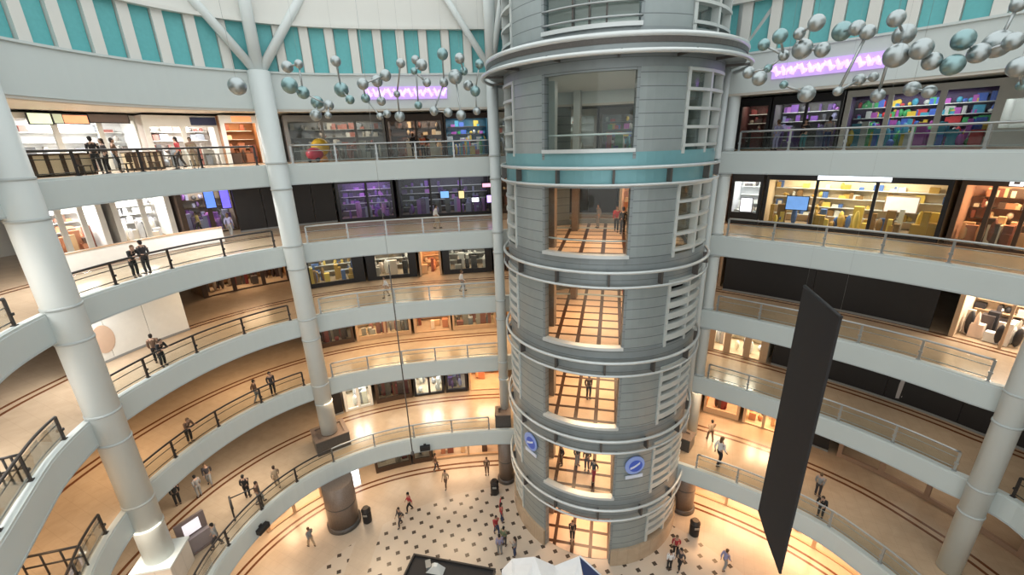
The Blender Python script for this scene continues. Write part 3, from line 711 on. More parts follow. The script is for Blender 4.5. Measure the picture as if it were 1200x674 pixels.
# level 2
hoarding(2, 150, 234, 470, 'low dark hoarding at the food court end of the second gallery', 0, 3.7, 2, 10.5)
shop(2, 374, 417, 405, 'dark red shop right of the branching column on the second gallery', FR_BROWN, (.10, .03, .03), NEUT, 40, 1, 'dark', None, True, .4, .4, 'dark red goods on the second gallery', n=40)
shop(2, 418, 484, 400, 'warm lit shoe shop on the second gallery', FR_TAN, (.80, .62, .44), WARM, 220, 2, 'grey', None, True, .4, .35, 'shoes in the warm lit second gallery shop', n=90)
shop(2, 485, 530, 392, 'tan shop with a plain front on the second gallery', FR_TAN, (.66, .46, .30), WARM, 120, 1, 'warm', None, False, .6, .1, 'goods in the plain tan second gallery shop', n=14)
shop(2, 531, 582, 388, 'tan shelf shop next to the lift tower on the second gallery', FR_TAN, (.72, .52, .34), WARM, 150, 1, 'grey', None, True, .45, .35, 'goods on shelves next to the tower on the second gallery', n=70)
shop(2, 584, 826, 395, 'orange lit shop behind the lift tower on the second gallery', FR_TAN, (.66, .42, .22), WARM, 160, 4, 'warm', None, False, .6, .1, 'goods in the orange lit shop behind the tower', n=50)
shop(2, 828, 902, 400, 'bright white cubicle shop right of the lift tower on the second gallery', FR_TAN, (.90, .82, .68), NEUT, 360, 3, 'white', None, True, .3, .1, 'white goods in the bright cubicle shop', n=30, edge=.4)
hoarding(2, 903, 960, 425, 'short black hoarding left of the banner on the second gallery', n=1)
hoarding(2, 962, 1262, 460, 'black hoarding right of the banner on the second gallery', n=3)
# level 1
hoarding(1, 386, 404, 484, 'narrow black hoarding right of the branching column on the first gallery', n=1)
shop(1, 405, 440, 482, 'white lit rack shop on the first gallery', FR_WHITE, (.90, .88, .84), COOL, 190, 2, 'white', None, True, .3, .2, 'white racks on the first gallery', n=36)
shop(1, 441, 485, 474, 'dark shelf shop on the first gallery', FR_BROWN, (.10, .06, .05), NEUT, 40, 2, 'dark', None, True, .4, .4, 'dark goods on the first gallery', n=50)
shop(1, 486, 522, 468, 'bright white shop with black trims on the first gallery', FR_BLACK, (.92, .90, .88), COOL, 200, 2, 'white', None, True, .3, .2, 'white goods in the black trimmed first gallery shop', n=26)
shop(1, 523, 549, 464, 'blue poster shop on the first gallery', FR_BLACK, (.10, .17, .42), COOL, 60, 1, 'purple', None, True, .3, .3, 'blue goods on the first gallery', n=16)
shop(1, 550, 588, 462, 'orange lit shop left of the lift tower on the first gallery', FR_TAN, (.95, .52, .20), WARM, 210, 1, 'warm', ((1, .62, .22), .1, .9, 1.6), False, .5, .1, 'warm goods left of the tower on the first gallery', n=12)
shop(1, 590, 822, 470, 'tan shop behind the lift tower on the first gallery', FR_TAN, (.60, .40, .24), WARM, 120, 4, 'warm', None, False, .6, .1, 'goods in the tan first gallery shop behind the tower', n=40)
shop(1, 824, 868, 480, 'orange fronted shop with dark shelves right of the lift tower on the first gallery', FR_TAN, (.75, .36, .12), WARM, 200, 1, 'dark', ((1, .55, .2), .05, .95, 1.0), False, .6, .5, 'dark goods right of the tower on the first gallery', n=20)
shop(1, 870, 925, 490, 'golden lit shop left of the banner on the first gallery', FR_TAN, (1, .72, .36), WARM, 320, 2, 'warm', None, False, .35, .1, 'golden goods left of the banner', n=16)
hoarding(1, 927, 975, 510, 'small black hoarding behind the banner on the first gallery', n=1)
shop(1, 977, 1262, 540, 'plain brown shop front past the banner on the first gallery', pm('brown_shop_front', (.30, .20, .14), .5), (.30, .2, .14), NEUT, 40, 4, None, None, False, 1.6, .3, shelves=False)
# ground
shop(0, 300, 410, 580, 'pale shop behind the thick granite column on the ground floor', FR_TAN, (.80, .58, .40), WARM, 260, 3, 'warm', None, False, .5, .1, 'warm goods behind the thick granite column', n=30)
shop(0, 440, 484, 552, 'dark green window shop on the ground floor', FR_BROWN, (.10, .11, .09), NEUT, 30, 1, 'dark', None, True, .4, .45, 'dim goods in the dark green ground floor window', n=24)
shop(0, 485, 508, 548, 'narrow dark window shop on the ground floor', FR_BROWN, (.09, .08, .07), NEUT, 20, 1, 'dark', None, True, .4, .45, 'dim goods in the narrow ground floor window', n=14)
shop(0, 509, 590, 545, 'orange lit shop left of the lift tower on the ground floor', FR_TAN, (.75, .40, .22), WARM, 150, 2, 'warm', None, False, .8, .2, 'goods in the orange ground floor shop', n=20)
shop(0, 806, 1050, 600, 'long orange shop with a glowing white sign on the ground floor', FR_TAN, (.85, .50, .24), WARM, 420, 4, 'warm', ((1, .93, .78), .12, .42, 3.0), False, .75, .1, 'goods in the long orange ground floor shop', n=50)
# white lettering over the warm clothing shop (strokes only; the letters cannot be read in the photograph)
s, cv, o_, d0, d1, z, H = S5
hd_ = [c_ for c_ in s.children if c_.name.startswith('header')][0]
lm = glow('white_letter_glow', (.95, .95, 1), 1.6)
for i in range(7):
    d = d0+(d1-d0)*(.34+.068*i); m = MB()
    sweep(m, cv, d, d+.09, rect(o_-.16, o_-.08, z+H-.5, z+H-.06), .2)
    if i % 2 == 0: sweep(m, cv, d+.09, d+.3, rect(o_-.16, o_-.08, z+H-.5, z+H-.42), .3)
    else: sweep(m, cv, d+.09, d+.3, rect(o_-.16, o_-.08, z+H-.14, z+H-.06), .3); sweep(m, cv, d+.24, d+.32, rect(o_-.16, o_-.08, z+H-.5, z+H-.14), .3)
    obj('sign_letter', m, lm, hd_)
# lit screens and posters
def screen(L, px, py, w, h, zc, off, col, st, label, name='screen', frame=FR_BLACK):
    cv = CV(L); d = cv.px(px, py, off); p = cv.P(d, off, 0); r_ = ray(px, py); p.z = CZ+r_.z/math.hypot(r_.x, r_.y)*math.hypot(p.x, p.y); nn = cv.N(d); a = math.atan2(nn.y, nn.x)
    s = thing(name, p-Vector((0, 0, h/2)), label, name.split('_')[-1])
    sf_ = obj('screen_frame', MB().box(p, (.10, w+.1, h+.1), a), frame, s)
    obj('screen_face', MB().box(p-nn*.055, (.02, w, h), a), glow('screen_%.2f_%.2f_%.2f_%.1f' % (*col, st), col, st), sf_)
screen(4, 521, 228, .7, .55, 2.2, W(4, 30)-.35+.0, (.2, .45, .8), .9, 'blue lit screen over the dark games shop, its first from the branching column')
screen(4, 541, 228, .45, .6, 2.0, 7.6, (.85, .7, .35), .9, 'yellow lit screen in the dark games shop window')
screen(4, 557, 234, .6, .35, 1.7, 7.6, (.75, .8, 1), 1.8, 'small white lit screen in the dark games shop window')
screen(4, 570, 217, .7, .3, 2.9, 7.6, (1, .45, .6), 1.2, 'small pink lit sign at the tower end of the dark games shop')
screen(4, 573, 233, .4, .6, 1.6, 7.6, (.5, .35, 1), 1.8, 'violet lit screen at the tower end of the dark games shop')
screen(4, 246, 233, .6, 1.3, 1.7, 9.6, (.12, .25, .9), 1.0, 'upright blue lit screen in the fourth gallery shop, the one nearest the white kiosk')
screen(4, 262, 232, .55, 1.5, 1.7, 9.6, (.15, .12, .95), 1.3, 'upright violet blue lit screen beside the black hoarding on the fourth gallery')
screen(4, 934, 238, 1.2, .85, 1.7, 5.6, (.18, .35, .75), .9, 'blue picture screen in the left bay of the bag shop')
screen(4, 1056, 240, 1.5, .9, 2.0, 7.6, (.80, .74, .68), .7, 'pale square panel in the right bay of the bag shop', 'display_panel', FR_TAN)
screen(4, 874, 240, .7, .9, 1.9, 5.1, (.85, .88, 1), 1.3, 'white lit screen in the narrow black shop right of the tower')
screen(0, 414, 568, 1.2, 3.0, 1.8, 2.9, (.95, .95, 1), 1.8, 'tall white lit poster standing behind the thick granite column', 'light_box_poster', FR_GREY)
screen(5, 47, 139, .95, .55, 2.3, 9.2, (.72, .82, .55), .9, 'pale green lit menu board over the food counter', 'menu_board')
screen(5, 66, 139, .4, .5, 2.35, 9.2, (.55, .6, .42), .6, 'small green lit menu board over the food counter', 'menu_board')
screen(5, 90, 140, 1.1, .45, 2.3, 9.2, (1, .36, .18), 1.0, 'orange lit menu board over the food counter', 'menu_board')
screen(5, 126, 139, 1.9, .45, 2.3, 9.2, (.16, .12, .10), .2, 'long dark menu board over the food counter', 'menu_board')
# purple neon signs on the drum below the teal windows
for x0, x1, y0, lab, side in ((428, 523, 105, 'long purple neon sign on the white drum left of the lift tower', 0), (906, 1040, 80, 'long purple neon sign on the white drum right of the lift tower', 1)):
    d0, d1 = UP.px(x0, y0, -.1), UP.px(x1, y0-(14 if side else 0), -.1)
    s = thing('neon_sign', UP.P((d0+d1)/2, -.1, 29.2), lab, 'sign')
    zc = 29.05
    tr_ = obj('sign_tray', sweep(MB(), UP, d0, d1, rect(-.14, -.03, zc-.36, zc+.36)), glow('purple_tray', (.45, .30, .66), .75), s)
    for i in range(12):
        a = d0+(d1-d0)*(i+.05)/12; b = d0+(d1-d0)*(i+.95)/12
        obj('neon_letter', MB().tube([UP.P(a+(b-a)*t/10, -.2, zc+.22*sin(t*PI/5+(i % 3))*(1 if t % 2 else .7)) for t in range(11)], .085, 6), glow('purple_neon', (.62, .42, .95), 1.3), tr_)
#@@PART4

# white hoarding with a round picture on the third gallery
s = hoarding(3, 80, 232, 420, 'bright white hoarding with a round tan picture on the third gallery', 0, 3.7, 3, 4.3)
for c_ in s.children:
    if c_.name.startswith('hoarding_panel'): c_.data.materials[0] = FR_WHITE
def on_wall(L, px, py, off):
    cv = CV(L); d = cv.px(px, py, off); p = cv.P(d, off, 0); r_ = ray(px, py); p.z = CZ+r_.z/math.hypot(r_.x, r_.y)*math.hypot(p.x, p.y)
    n = cv.N(d); return p, n, Vector((n.y, -n.x, 0))
p, n, t = on_wall(3, 120, 398, 4.28)
obj('round_picture', MB().prism([[p+t*(.55*cos(k*PI/12))+Vector((0, 0, .8*sin(k*PI/12)))+n*e for k in range(24)] for e in (0, -.02)]), pm('tan_print', (.55, .40, .30), .6), s, 'round tan picture')
# pale figure graphics on the long black hoarding
for x, y, lab in ((1056, 458, 'small pale graphic on the black hoarding, the one nearer the banner'), (1095, 476, 'small pale graphic on the black hoarding, the one nearer the thick right column')):
    p, n, t = on_wall(2, x, y, W(2, 60)-.03)
    o = thing('wall_graphic', p, lab, 'graphic')
    obj('upright_print', MB().prism([[p+t*a+Vector((0, 0, b))+n*e for a, b in ((-.22, -.6), (.05, -.55), (.1, .7), (-.08, .75))] for e in (0, -.02)]), pm('pale_print', (.40, .38, .38), .6), o)
    obj('side_print', MB().prism([[p+t*a+Vector((0, 0, b))+n*e for a, b in ((.12, -.4), (.6, -.45), (.62, -.1), (.3, .12))] for e in (0, -.02)]), pm('paler_print', (.55, .50, .50), .6), o)
# dark stair handrails leaving the galleries at the near left end
for z, (a, b), (c, d_), lab in ((11.1, (93, 640), (22, 655), 'dark double handrail by the white column pedestal at the near end'), (16.1, (22, 533), (-8, 540), 'dark double handrail at the near end of the third gallery')):
    A, B = at(a, b, z=z), at(c, d_, z=z)
    o = thing('stair_handrail', Vector((A.x, A.y, z-1.1)), lab, 'handrail')
    obj('handrail', MB().tube([A, B], .05, 8), DARKM, o); obj('lower_rail', MB().tube([A-Vector((0, 0, .55)), B-Vector((0, 0, .55))], .04, 8), DARKM, o)
    for k in range(4):
        q = A.lerp(B, k/3); obj('post', MB().tube([q, q-Vector((0, 0, 1.09))], .035, 8), DARKM, o)
# ------------------------------------------------------------------ hanging black banner
zt_, zb_ = None, None
aL, aR = rad(36.1), rad(40.0); dL, dR = 13.6, 13.6*.29/.342
zt_, zb_ = CZ-.29*dL, CZ-.871*dL
pl_ = Vector((dL*sin(aL), dL*cos(aL), 0)); pr_ = Vector((dR*sin(aR), dR*cos(aR), 0))
ban = thing('hanging_banner', (pl_+pr_)/2+Vector((0, 0, zb_)), 'tall black banner hanging in the atrium right of the lift tower', 'banner')
u = (pr_-pl_).normalized(); nn = Vector((u.y, -u.x, 0))
m = MB(); nseg = 14; secs = []
for i in range(nseg+1):
    t = i/nseg; p = pl_.lerp(pr_, t); b = .03*sin(t*PI)
    secs.append([p+nn*(b-.03)+Vector((0, 0, zb_)), p+nn*(b+.03)+Vector((0, 0, zb_)), p+nn*(b+.03)+Vector((0, 0, zt_)), p+nn*(b-.03)+Vector((0, 0, zt_))])
BAN = pm('black_banner_cloth', (.014, .012, .0125), .75)
obj('banner_cloth', m.prism(secs), BAN, ban)
for zz, nm in ((zt_, 'top_batten'), (zb_, 'bottom_batten')):
    obj(nm, MB().tube([pl_+Vector((0, 0, zz)), pr_+Vector((0, 0, zz))], .045, 8), BLACK, ban)
for t in (.04, .96):
    p = pl_.lerp(pr_, t); obj('suspension_wire', MB().tube([p+Vector((0, 0, zt_)), p+Vector((0, 0, 36.4))], .0015, 5), STEEL, ban)
# thin dark drop pole hanging left of the tower
a = rad(-16.55); d = 20; px_, py_ = d*sin(a), d*cos(a)
o = thing('hanging_pole', (px_, py_, CZ-.79*d), 'thin dark pole hanging on a wire left of the lift tower', 'pole')
obj('pole', MB().tube([(px_, py_, CZ-.79*d), (px_, py_, CZ-.26*d)], .032, 8), PLGRAN, o)
obj('hook_weight', MB().lathe((px_, py_, CZ-.79*d-.2), [(.02, 0), (.09, .05), (.09, .2), (.03, .26)], 10), PLGRAN, o)
obj('suspension_wire', MB().tube([(px_, py_, CZ-.26*d), (px_, py_, 36.4)], .008, 5), STEEL, o)

# ------------------------------------------------------------------ silver ball sculptures
LB = [(110,235,20,0),(150,225,15,0),(118,300,28,0),(165,325,22,0),(215,360,22,0),(255,370,18,0),(210,405,20,0),(253,405,12,0),
 (280,215,18,1),(300,315,25,1),(330,350,16,1),
 (375,295,20,2),(385,345,16,2),(425,285,20,2),(455,265,20,2),(440,355,16,2),(435,408,12,2),(460,400,14,2),
 (508,222,16,3),(505,410,18,3),(495,330,12,3),
 (560,210,15,4),(582,228,20,4),(555,250,12,4),(570,370,14,4),(600,290,15,4),
 (655,190,20,5),(660,290,16,5),(625,390,16,5),(675,395,16,5),
 (715,205,18,6),(700,270,25,6),(730,250,14,6),(720,405,18,6),
 (785,225,16,7),(745,300,18,7),(770,320,18,7),(775,390,14,7)]
RB = [(350,80,28,0),(290,118,20,0),(300,172,33,0),(370,175,25,0),
 (222,127,25,1),(165,157,20,1),(235,195,18,1),(150,275,25,1),(112,255,20,1),(180,240,14,1),
 (440,110,32,2),(492,98,25,2),(530,113,25,2),(500,280,20,2),(550,270,16,2),(425,320,16,2),
 (630,65,28,3),(657,122,35,3),(630,195,40,3),(718,172,35,3),(755,215,30,3),(828,228,35,3),
 (865,140,35,4),(918,187,33,4),(985,155,45,4),(1040,145,30,4),(1060,15,25,4),
 (685,312,25,5),(745,322,22,5),
 (315,330,28,6),(235,297,14,6),
 (565,335,22,7),(600,215,14,7),
 (1060,235,34,8),(1072,300,18,8)]
def clus(B, sc, ox, dist, labels, stray=None):
    groups = {}
    for x, y, r, g_ in B: groups.setdefault(g_, []).append((ox+x/sc, y/sc, r/sc))
    for g_, L_ in groups.items():
        rng = random.Random(int(ox)+g_*13); pts = []
        for x, y, r in L_:
            d = dist*(1+rng.uniform(-.05, .05)); p = at(x, y, d=d)
            dep = ray(x, y).normalized().dot(ray(600, 337).normalized())*(p-Vector((0, 0, CZ))).length
            pts.append((p, r*dep/F*.98))
        top = max(pts, key=lambda q: q[0].z)[0]; low = min(q[0].z-q[1] for q in pts)
        o = thing('ball_sculpture', (top.x, top.y, low), labels[g_], 'sculpture', 'silver ball sculptures hanging in the atrium')
        for i, (p, r) in enumerate(pts):
            obj('silver_ball', MB().ball(p, r, 20, 14), CHROMET if rng.random() < .3 else CHROME, o)
        done = [0]; rest = list(range(1, len(pts)))
        while rest:
            _, i, j = min(((pts[i][0]-pts[j][0]).length, i, j) for i in done for j in rest)
            obj('rod', MB().tube([pts[i][0], pts[j][0]], .035, 6), STEEL, o); done.append(j); rest.remove(j)
        obj('suspension_wire', MB().tube([top, Vector((top.x, top.y, 36.4))], .003, 5), STEEL, o)
clus(LB, 2.997, 300, 21, ['bunch of silver balls hanging beside the branching white column', 'three silver balls on an upright rod, second bunch from the branching column',
 'bunch of silver balls hanging left of the purple neon sign', 'tall pair of silver balls on a long rod in front of the purple neon sign', 'tight trio of silver balls above the middle of the purple neon sign',
 'silver balls hanging at the tower end of the purple neon sign', 'silver balls around a large teal grey ball near the lift tower', 'silver balls hanging right against the lift tower on its left'])
clus(RB, 2.994, 840, 15.5, ['four silver balls below the teal windows above the left end of the right neon sign', 'string of silver balls dropping beside the slim columns right of the tower',
 'silver balls standing over the middle of the right hand neon sign', 'chain of large silver balls past the end of the right hand neon sign', 'large silver balls hanging at the far right below the teal windows',
 'pair of silver balls in front of the colourful toy shop', 'small silver balls under the neon sign nearest the tower', 'silver ball on a rod under the end of the right neon sign',
 'silver balls at the right edge by the plain pale shop'])
p = at(278, 101, d=23); o = thing('ball_sculpture', p, 'single silver ball hanging left of the branching white column', 'sculpture', 'silver ball sculptures hanging in the atrium')
obj('silver_ball', MB().ball(p, .36, 20, 14), CHROME, o); obj('suspension_wire', MB().tube([p, p+Vector((0, 0, 36.4-p.z))], .006, 5), STEEL, o)

# ------------------------------------------------------------------ furniture and small things
def bin_(x, y, z, label):
    o = thing('litter_bin', (x, y, z), label, 'bin')
    bd_ = obj('body', MB().lathe((x, y, z), [(.30, .01), (.32, .05), (.32, .95), (.28, 1.0)], 20), BLACK, o)
    obj('lid', MB().lathe((x, y, z), [(.34, 1.0), (.34, 1.08), (.22, 1.25), (.22, 1.26)], 20), DARKM, o)
    obj('slot_plate', MB().box((x, y-.32, z+.8), (.3, .03, .16)), STEEL, bd_)
for x, y, lab in ((423, 611, 'black litter bin beside the thick granite column'), (580, 578, 'black litter bin on the ground floor left of the lift tower'), (813, 626, 'black litter bin on the ground floor right of the lift tower')):
    p = at(x, y, z=0); bin_(p.x+(.5 if x == 423 else 0), p.y, 0, lab)
# information stand on the first gallery
p = at(232, 641, z=5); o = thing('information_stand', p, 'grey framed information stand with a pale screen on the first gallery', 'stand')
a = math.atan2(-p.y, -p.x)+PI/2+.25; R = Matrix.Rotation(a, 3, 'Z')
FRM = pm('grey_brown_frame', (.20, .15, .14), .5)
obj('plinth', MB().box(p+Vector((0, 0, .06)), (1.5, .9, .1), a), FRM, o)
obj('cabinet', MB().box(p+Vector((0, 0, .55)), (1.35, .7, .9), a), pm('mauve_grey', (.30, .25, .25), .5), o)
sf_ = obj('screen_frame', MB().box(p+Vector((0, 0, 1.5)), (1.4, .16, 1.1), a), FRM, o)
obj('screen_face', MB().box(p+Vector((0, 0, 1.5))+R@Vector((0, -.09, 0)), (.8, .03, .75), a), glow('stand_screen', (.8, .76, .8), .7), sf_)
# hooped barrier frame
p = at(291, 596, z=5); o = thing('hoop_barrier', p, 'dark arched hoop barrier on the first gallery behind the balustrade', 'barrier')
u = Vector((cos(rad(38)), sin(rad(38)), 0))
for s in (-.75, .75):
    c = p+u*s; w = Vector((-u.y, u.x, 0))
    obj('hoop', MB().tube([c+w*.55+Vector((0, 0, .02)), c+w*.55+Vector((0, 0, .8))]+[c+w*.55*cos(t*PI/8)+Vector((0, 0, .8+.45*sin(t*PI/8))) for t in range(1, 8)]+[c-w*.55+Vector((0, 0, .8)), c-w*.55+Vector((0, 0, .02))], .05, 8), DARKM, o)
obj('cross_bar', MB().tube([p-u*.75+Vector((0, 0, 1.25)), p+u*.75+Vector((0, 0, 1.25))], .04, 8), DARKM, o)
# black spotlights clamped to the first gallery fascia
for x, y, lab in ((499, 527, 'small black floodlight on the first gallery edge near the hanging pole'), (305, 619, 'small black floodlight on the first gallery edge near the thick granite column')):
    d = LO.px(x, y, 0); p = LO.P(d, -.2, 4.25); nn = LO.N(d); a = math.atan2(nn.y, nn.x)
    o = thing('floodlight', p, lab, 'light')
    obj('housing', MB().box(p, (.3, .75, .32), a), BLACK, o); obj('bracket', MB().box(p+nn*.17, (.06, .2, .5), a), DARKM, o)
# long low white partition along the fourth gallery
d0, d1 = UP.px(58, 300, 4.6), UP.px(262, 262, 4.6)
o = thing('low_partition', UP.P((d0+d1)/2, 5.4, 20), 'long low white partition across the bright end of the fourth gallery', 'partition')
obj('partition_panel', sweep(MB(), UP, d0, d1, rect(5.3, 5.42, 20.03, 21.0)), FR_WHITE, o)
obj('partition_cap', sweep(MB(), UP, d0, d1, rect(5.24, 5.48, 21.0, 21.06)), FR_TAN, o)
# food counter, tables and stools on the top gallery
def counter(d0, d1, off, label):
    o = thing('food_counter', UP.P((d0+d1)/2, off, 25), label, 'counter')
    obj('counter_front', sweep(MB(), UP, d0, d1, rect(off, off+.6, 25.1, 25.95)), pm('beige_counter', (.72, .60, .42), .5), o)
    obj('worktop', sweep(MB(), UP, d0, d1, rect(off-.08, off+.68, 25.95, 26.02)), FR_BROWN, o)
    obj('kick_board', sweep(MB(), UP, d0, d1, rect(off+.06, off+.54, 25.01, 25.1)), FR_BROWN, o)
    n = 5
    for i in range(n+1):
        d = d0+(d1-d0)*i/n; obj('counter_pilaster', sweep(MB(), UP, max(d0, d-.07), min(d1, d+.07), rect(off-.04, off, 25.02, 25.95)), FR_BROWN, o)
counter(UP.px(18, 190, 3), UP.px(108, 180, 3), 3.0, 'beige panelled food counter behind the balustrade beside the white column')
counter(UP.px(150, 185, 4.5), UP.px(190, 185, 4.5), 4.5, 'short beige counter in front of the white food stall')
def stool_table(px, py, off, label, lab2):
    d = UP.px(px, py, off); p = UP.P(d, off, 25)
    o = thing('round_table', p, label, 'table')
    obj('tabletop', MB().lathe(p, [(.40, .72), (.42, .735), (.42, .76), (.40, .77)], 20), FR_BROWN, o)
    obj('pedestal', MB().lathe(p, [(.25, .01), (.25, .03), (.05, .06), (.05, .72)], 14), DARKM, o)
    for k, s in enumerate((-1, 1)):
        q = UP.P(d+s*.8, off, 25)
        c = thing('cafe_chair', q, lab2[k], 'chair')
        obj('seat', MB().box(q+Vector((0, 0, .45)), (.42, .42, .05)), FR_BROWN, c)
        t = (q-p).normalized()
        obj('backrest', MB().box(q+t*.2+Vector((0, 0, .72)), (.04, .4, .42), math.atan2(t.y, t.x)), FR_BROWN, c)
        for ax in (-.17, .17):
            for ay in (-.17, .17): obj('leg', MB().tube([q+Vector((ax, ay, .01)), q+Vector((ax, ay, .43))], .02, 6), DARKM, c)
stool_table(122, 190, 1.6, 'dark round cafe table behind the top gallery balustrade, nearest the beige counter', ('dark cafe chair between the beige counter and the nearest round table', 'dark cafe chair on the stall side of the nearest round table'))
stool_table(205, 188, 2.6, 'dark round cafe table before the stall with the navy sign', ('dark cafe chair on the counter side of the table before the navy sign stall', 'dark cafe chair on the column side of the table before the navy sign stall'))
# exhibition stand and folded white canopy on the ground floor
o = thing('exhibition_stand', (-3.8, 17.6, 0), 'black roofed exhibition stand on the dotted ground floor', 'stand')
P0, P1 = at(485, 650, z=3), at(581, 668, z=3); ux = (P1-P0).normalized(); uy = Vector((ux.y, -ux.x, 0))
if uy.y > 0: uy = -uy
wdt = (P1-P0).length
a = math.atan2(ux.y, ux.x)
c = P0+ux*wdt/2+uy*2.0; c.z = 0
obj('roof_panel', MB().box(c+Vector((0, 0, 2.92)), (wdt, 4.0, .16), a), BLACK, o)
m = MB()
for s, w, t in ((1, wdt, 0), (-1, wdt, 0)): m.box(c+uy*s*1.95+Vector((0, 0, 3.05)), (wdt, .1, .12), a)
for s in (-1, 1): m.box(c+ux*s*(wdt/2-.05)+Vector((0, 0, 3.05)), (.1, 3.8, .12), a)
obj('roof_rim', m, DARKM, o)
for sx in (-1, 1):
    for sy in (-1, 1): obj('post', MB().box(c+ux*sx*(wdt/2-.1)+uy*sy*1.85+Vector((0, 0, 1.425)), (.14, .14, 2.82), a), BLACK, o)
obj('back_board', MB().box(c+uy*1.8+Vector((0, 0, 1.5)), (wdt-.5, .08, 2.6), a), BLACK, o)
q = at(512, 668, z=3.0); sv = thing('silver_model', q, 'white and silver model lying on the black stand roof', 'model')
m = MB().prism([[q+ux*-.55+uy*.3+Vector((0, 0, .02)), q+ux*.45+uy*.3+Vector((0, 0, .02)), q+ux*.45-uy*.2+Vector((0, 0, .02)), q+ux*-.55-uy*.2+Vector((0, 0, .02))], [q+ux*-.1+uy*.2+Vector((0, 0, .5)), q+ux*.1+uy*.2+Vector((0, 0, .5)), q+ux*.1-uy*.0+Vector((0, 0, .55)), q-ux*.1-uy*.0+Vector((0, 0, .55))]])
obj('body', m, FR_WHITE, sv)
obj('fin', MB().box(q+ux*-.5+Vector((0, 0, .2)), (.3, .5, .35), a+.5), STEEL, sv)
o = thing('white_canopy', (1.7, 16.3, 0), 'white folded canopy with a dark blue end on the ground floor before the tower', 'canopy')
ridge = [(588, 668), (600, 655), (626, 652.5), (650, 663), (679, 651.5), (706, 676)]
zs = [2.7, 3.0, 3.05, 2.75, 3.15, 2.6]
rp = [at(x, y, z=zz) for (x, y), zz in zip(ridge, zs)]
CAN = pm('white_canopy_fabric', (.80, .84, .88), .6); NAVY = pm('navy_fabric', (.02, .045, .14), .5)
for i in range(4):
    A, B = rp[i], rp[i+1]; back = Vector((.0, -3.4, .25 if i % 2 else -.2)); back2 = Vector((0, -3.4, -.2 if i % 2 else .25)); dz = Vector((0, 0, -.05))
    obj('canopy_fold', MB().prism([[A, B, B+dz, A+dz], [A+back, B+back2, B+back2+dz, A+back+dz]]), CAN, o)
A, B = rp[4], rp[5]
obj('canopy_end', MB().prism([[A, B, B+Vector((0, 0, -.05)), A+Vector((0, 0, -.05))], [A+Vector((.1, -3.2, -.2)), B+Vector((0, -3.2, 0)), B+Vector((0, -3.2, -.05)), A+Vector((.1, -3.2, -.25))]]), NAVY, o)
obj('end_trim', MB().tube([A, B], .06, 6), CAN, o)
for p in (rp[1], rp[3], rp[4], rp[5]+Vector((-.2, 0, 0))):
    for dy in (-.15, -3.0): obj('pole', MB().tube([(p.x, p.y+dy, .01), (p.x, p.y+dy, p.z-.05)], .045, 8), RINGM, o)
# yellow round figure and red toy by the toy shop
d = UP.px(376, 172, 5.2); p = UP.P(d, 5.2, 25)
o = thing('shop_figure', p, 'round yellow display figure at the door of the grey toy shop', 'figure')
obj('body', MB().ball(p+Vector((0, 0, 1.0)), .62, 16, 12), pm('yellow_plastic', (.75, .50, .05), .4), o)
obj('foot', MB().lathe(p, [(.4, .01), (.42, .1), (.3, .4), (.2, .45)], 16), pm('orange_plastic', (.7, .3, .04), .4), o)
d = UP.px(369, 182, 3.6); p = UP.P(d, 3.6, 25)
o = thing('shop_figure', p, 'red round ride on toy before the yellow figure of the toy shop', 'figure')
obj('body', MB().ball(p+Vector((0, 0, .55)), .55, 16, 12, 0, (1, 1.2, .8)), pm('red_plastic', (.5, .03, .07), .35), o)
for s in (-.3, .3): obj('wheel', MB().ball(p+Vector((s, -.3, .17)), .16, 10, 8), BLACK, o)
#@@PART5
# ------------------------------------------------------------------ people
def skin(verts, edges, radii, levels=1):
    me = bpy.data.meshes.new('tmp_skin'); me.from_pydata([tuple(v) for v in verts], edges, []); o = bpy.data.objects.new('tmp_skin', me); COL.objects.link(o)
    md = o.modifiers.new('s', 'SKIN'); md.use_smooth_shade = True
    for i, r in enumerate(radii):
        sv = me.skin_vertices[0].data[i]; sv.radius = r if isinstance(r, tuple) else (r, r); sv.use_root = (i == 0)
    sb = o.modifiers.new('d', 'SUBSURF'); sb.levels = levels; sb.render_levels = levels
    dg = bpy.context.evaluated_depsgraph_get(); ev = o.evaluated_get(dg); res = bpy.data.meshes.new_from_object(ev)
    bpy.data.objects.remove(o); bpy.data.meshes.remove(me)
    return res
def join(name, meshes, mats):
    bm = bmesh.new()
    for k, me in meshes:
        b0 = len(bm.faces); bm.from_mesh(me); bm.faces.ensure_lookup_table()
        for f in bm.faces[b0:]: f.material_index = k; f.smooth = True
        bpy.data.meshes.remove(me)
    bm.normal_update(); out = bpy.data.meshes.new(name); bm.to_mesh(out); bm.free()
    for m in mats: out.materials.append(m)
    return out
SKINM = pm('skin', (.42, .26, .18), .55); EYEM = pm('eye_dark', (.02, .015, .012), .3); LIPM = pm('lip', (.35, .13, .11), .5)
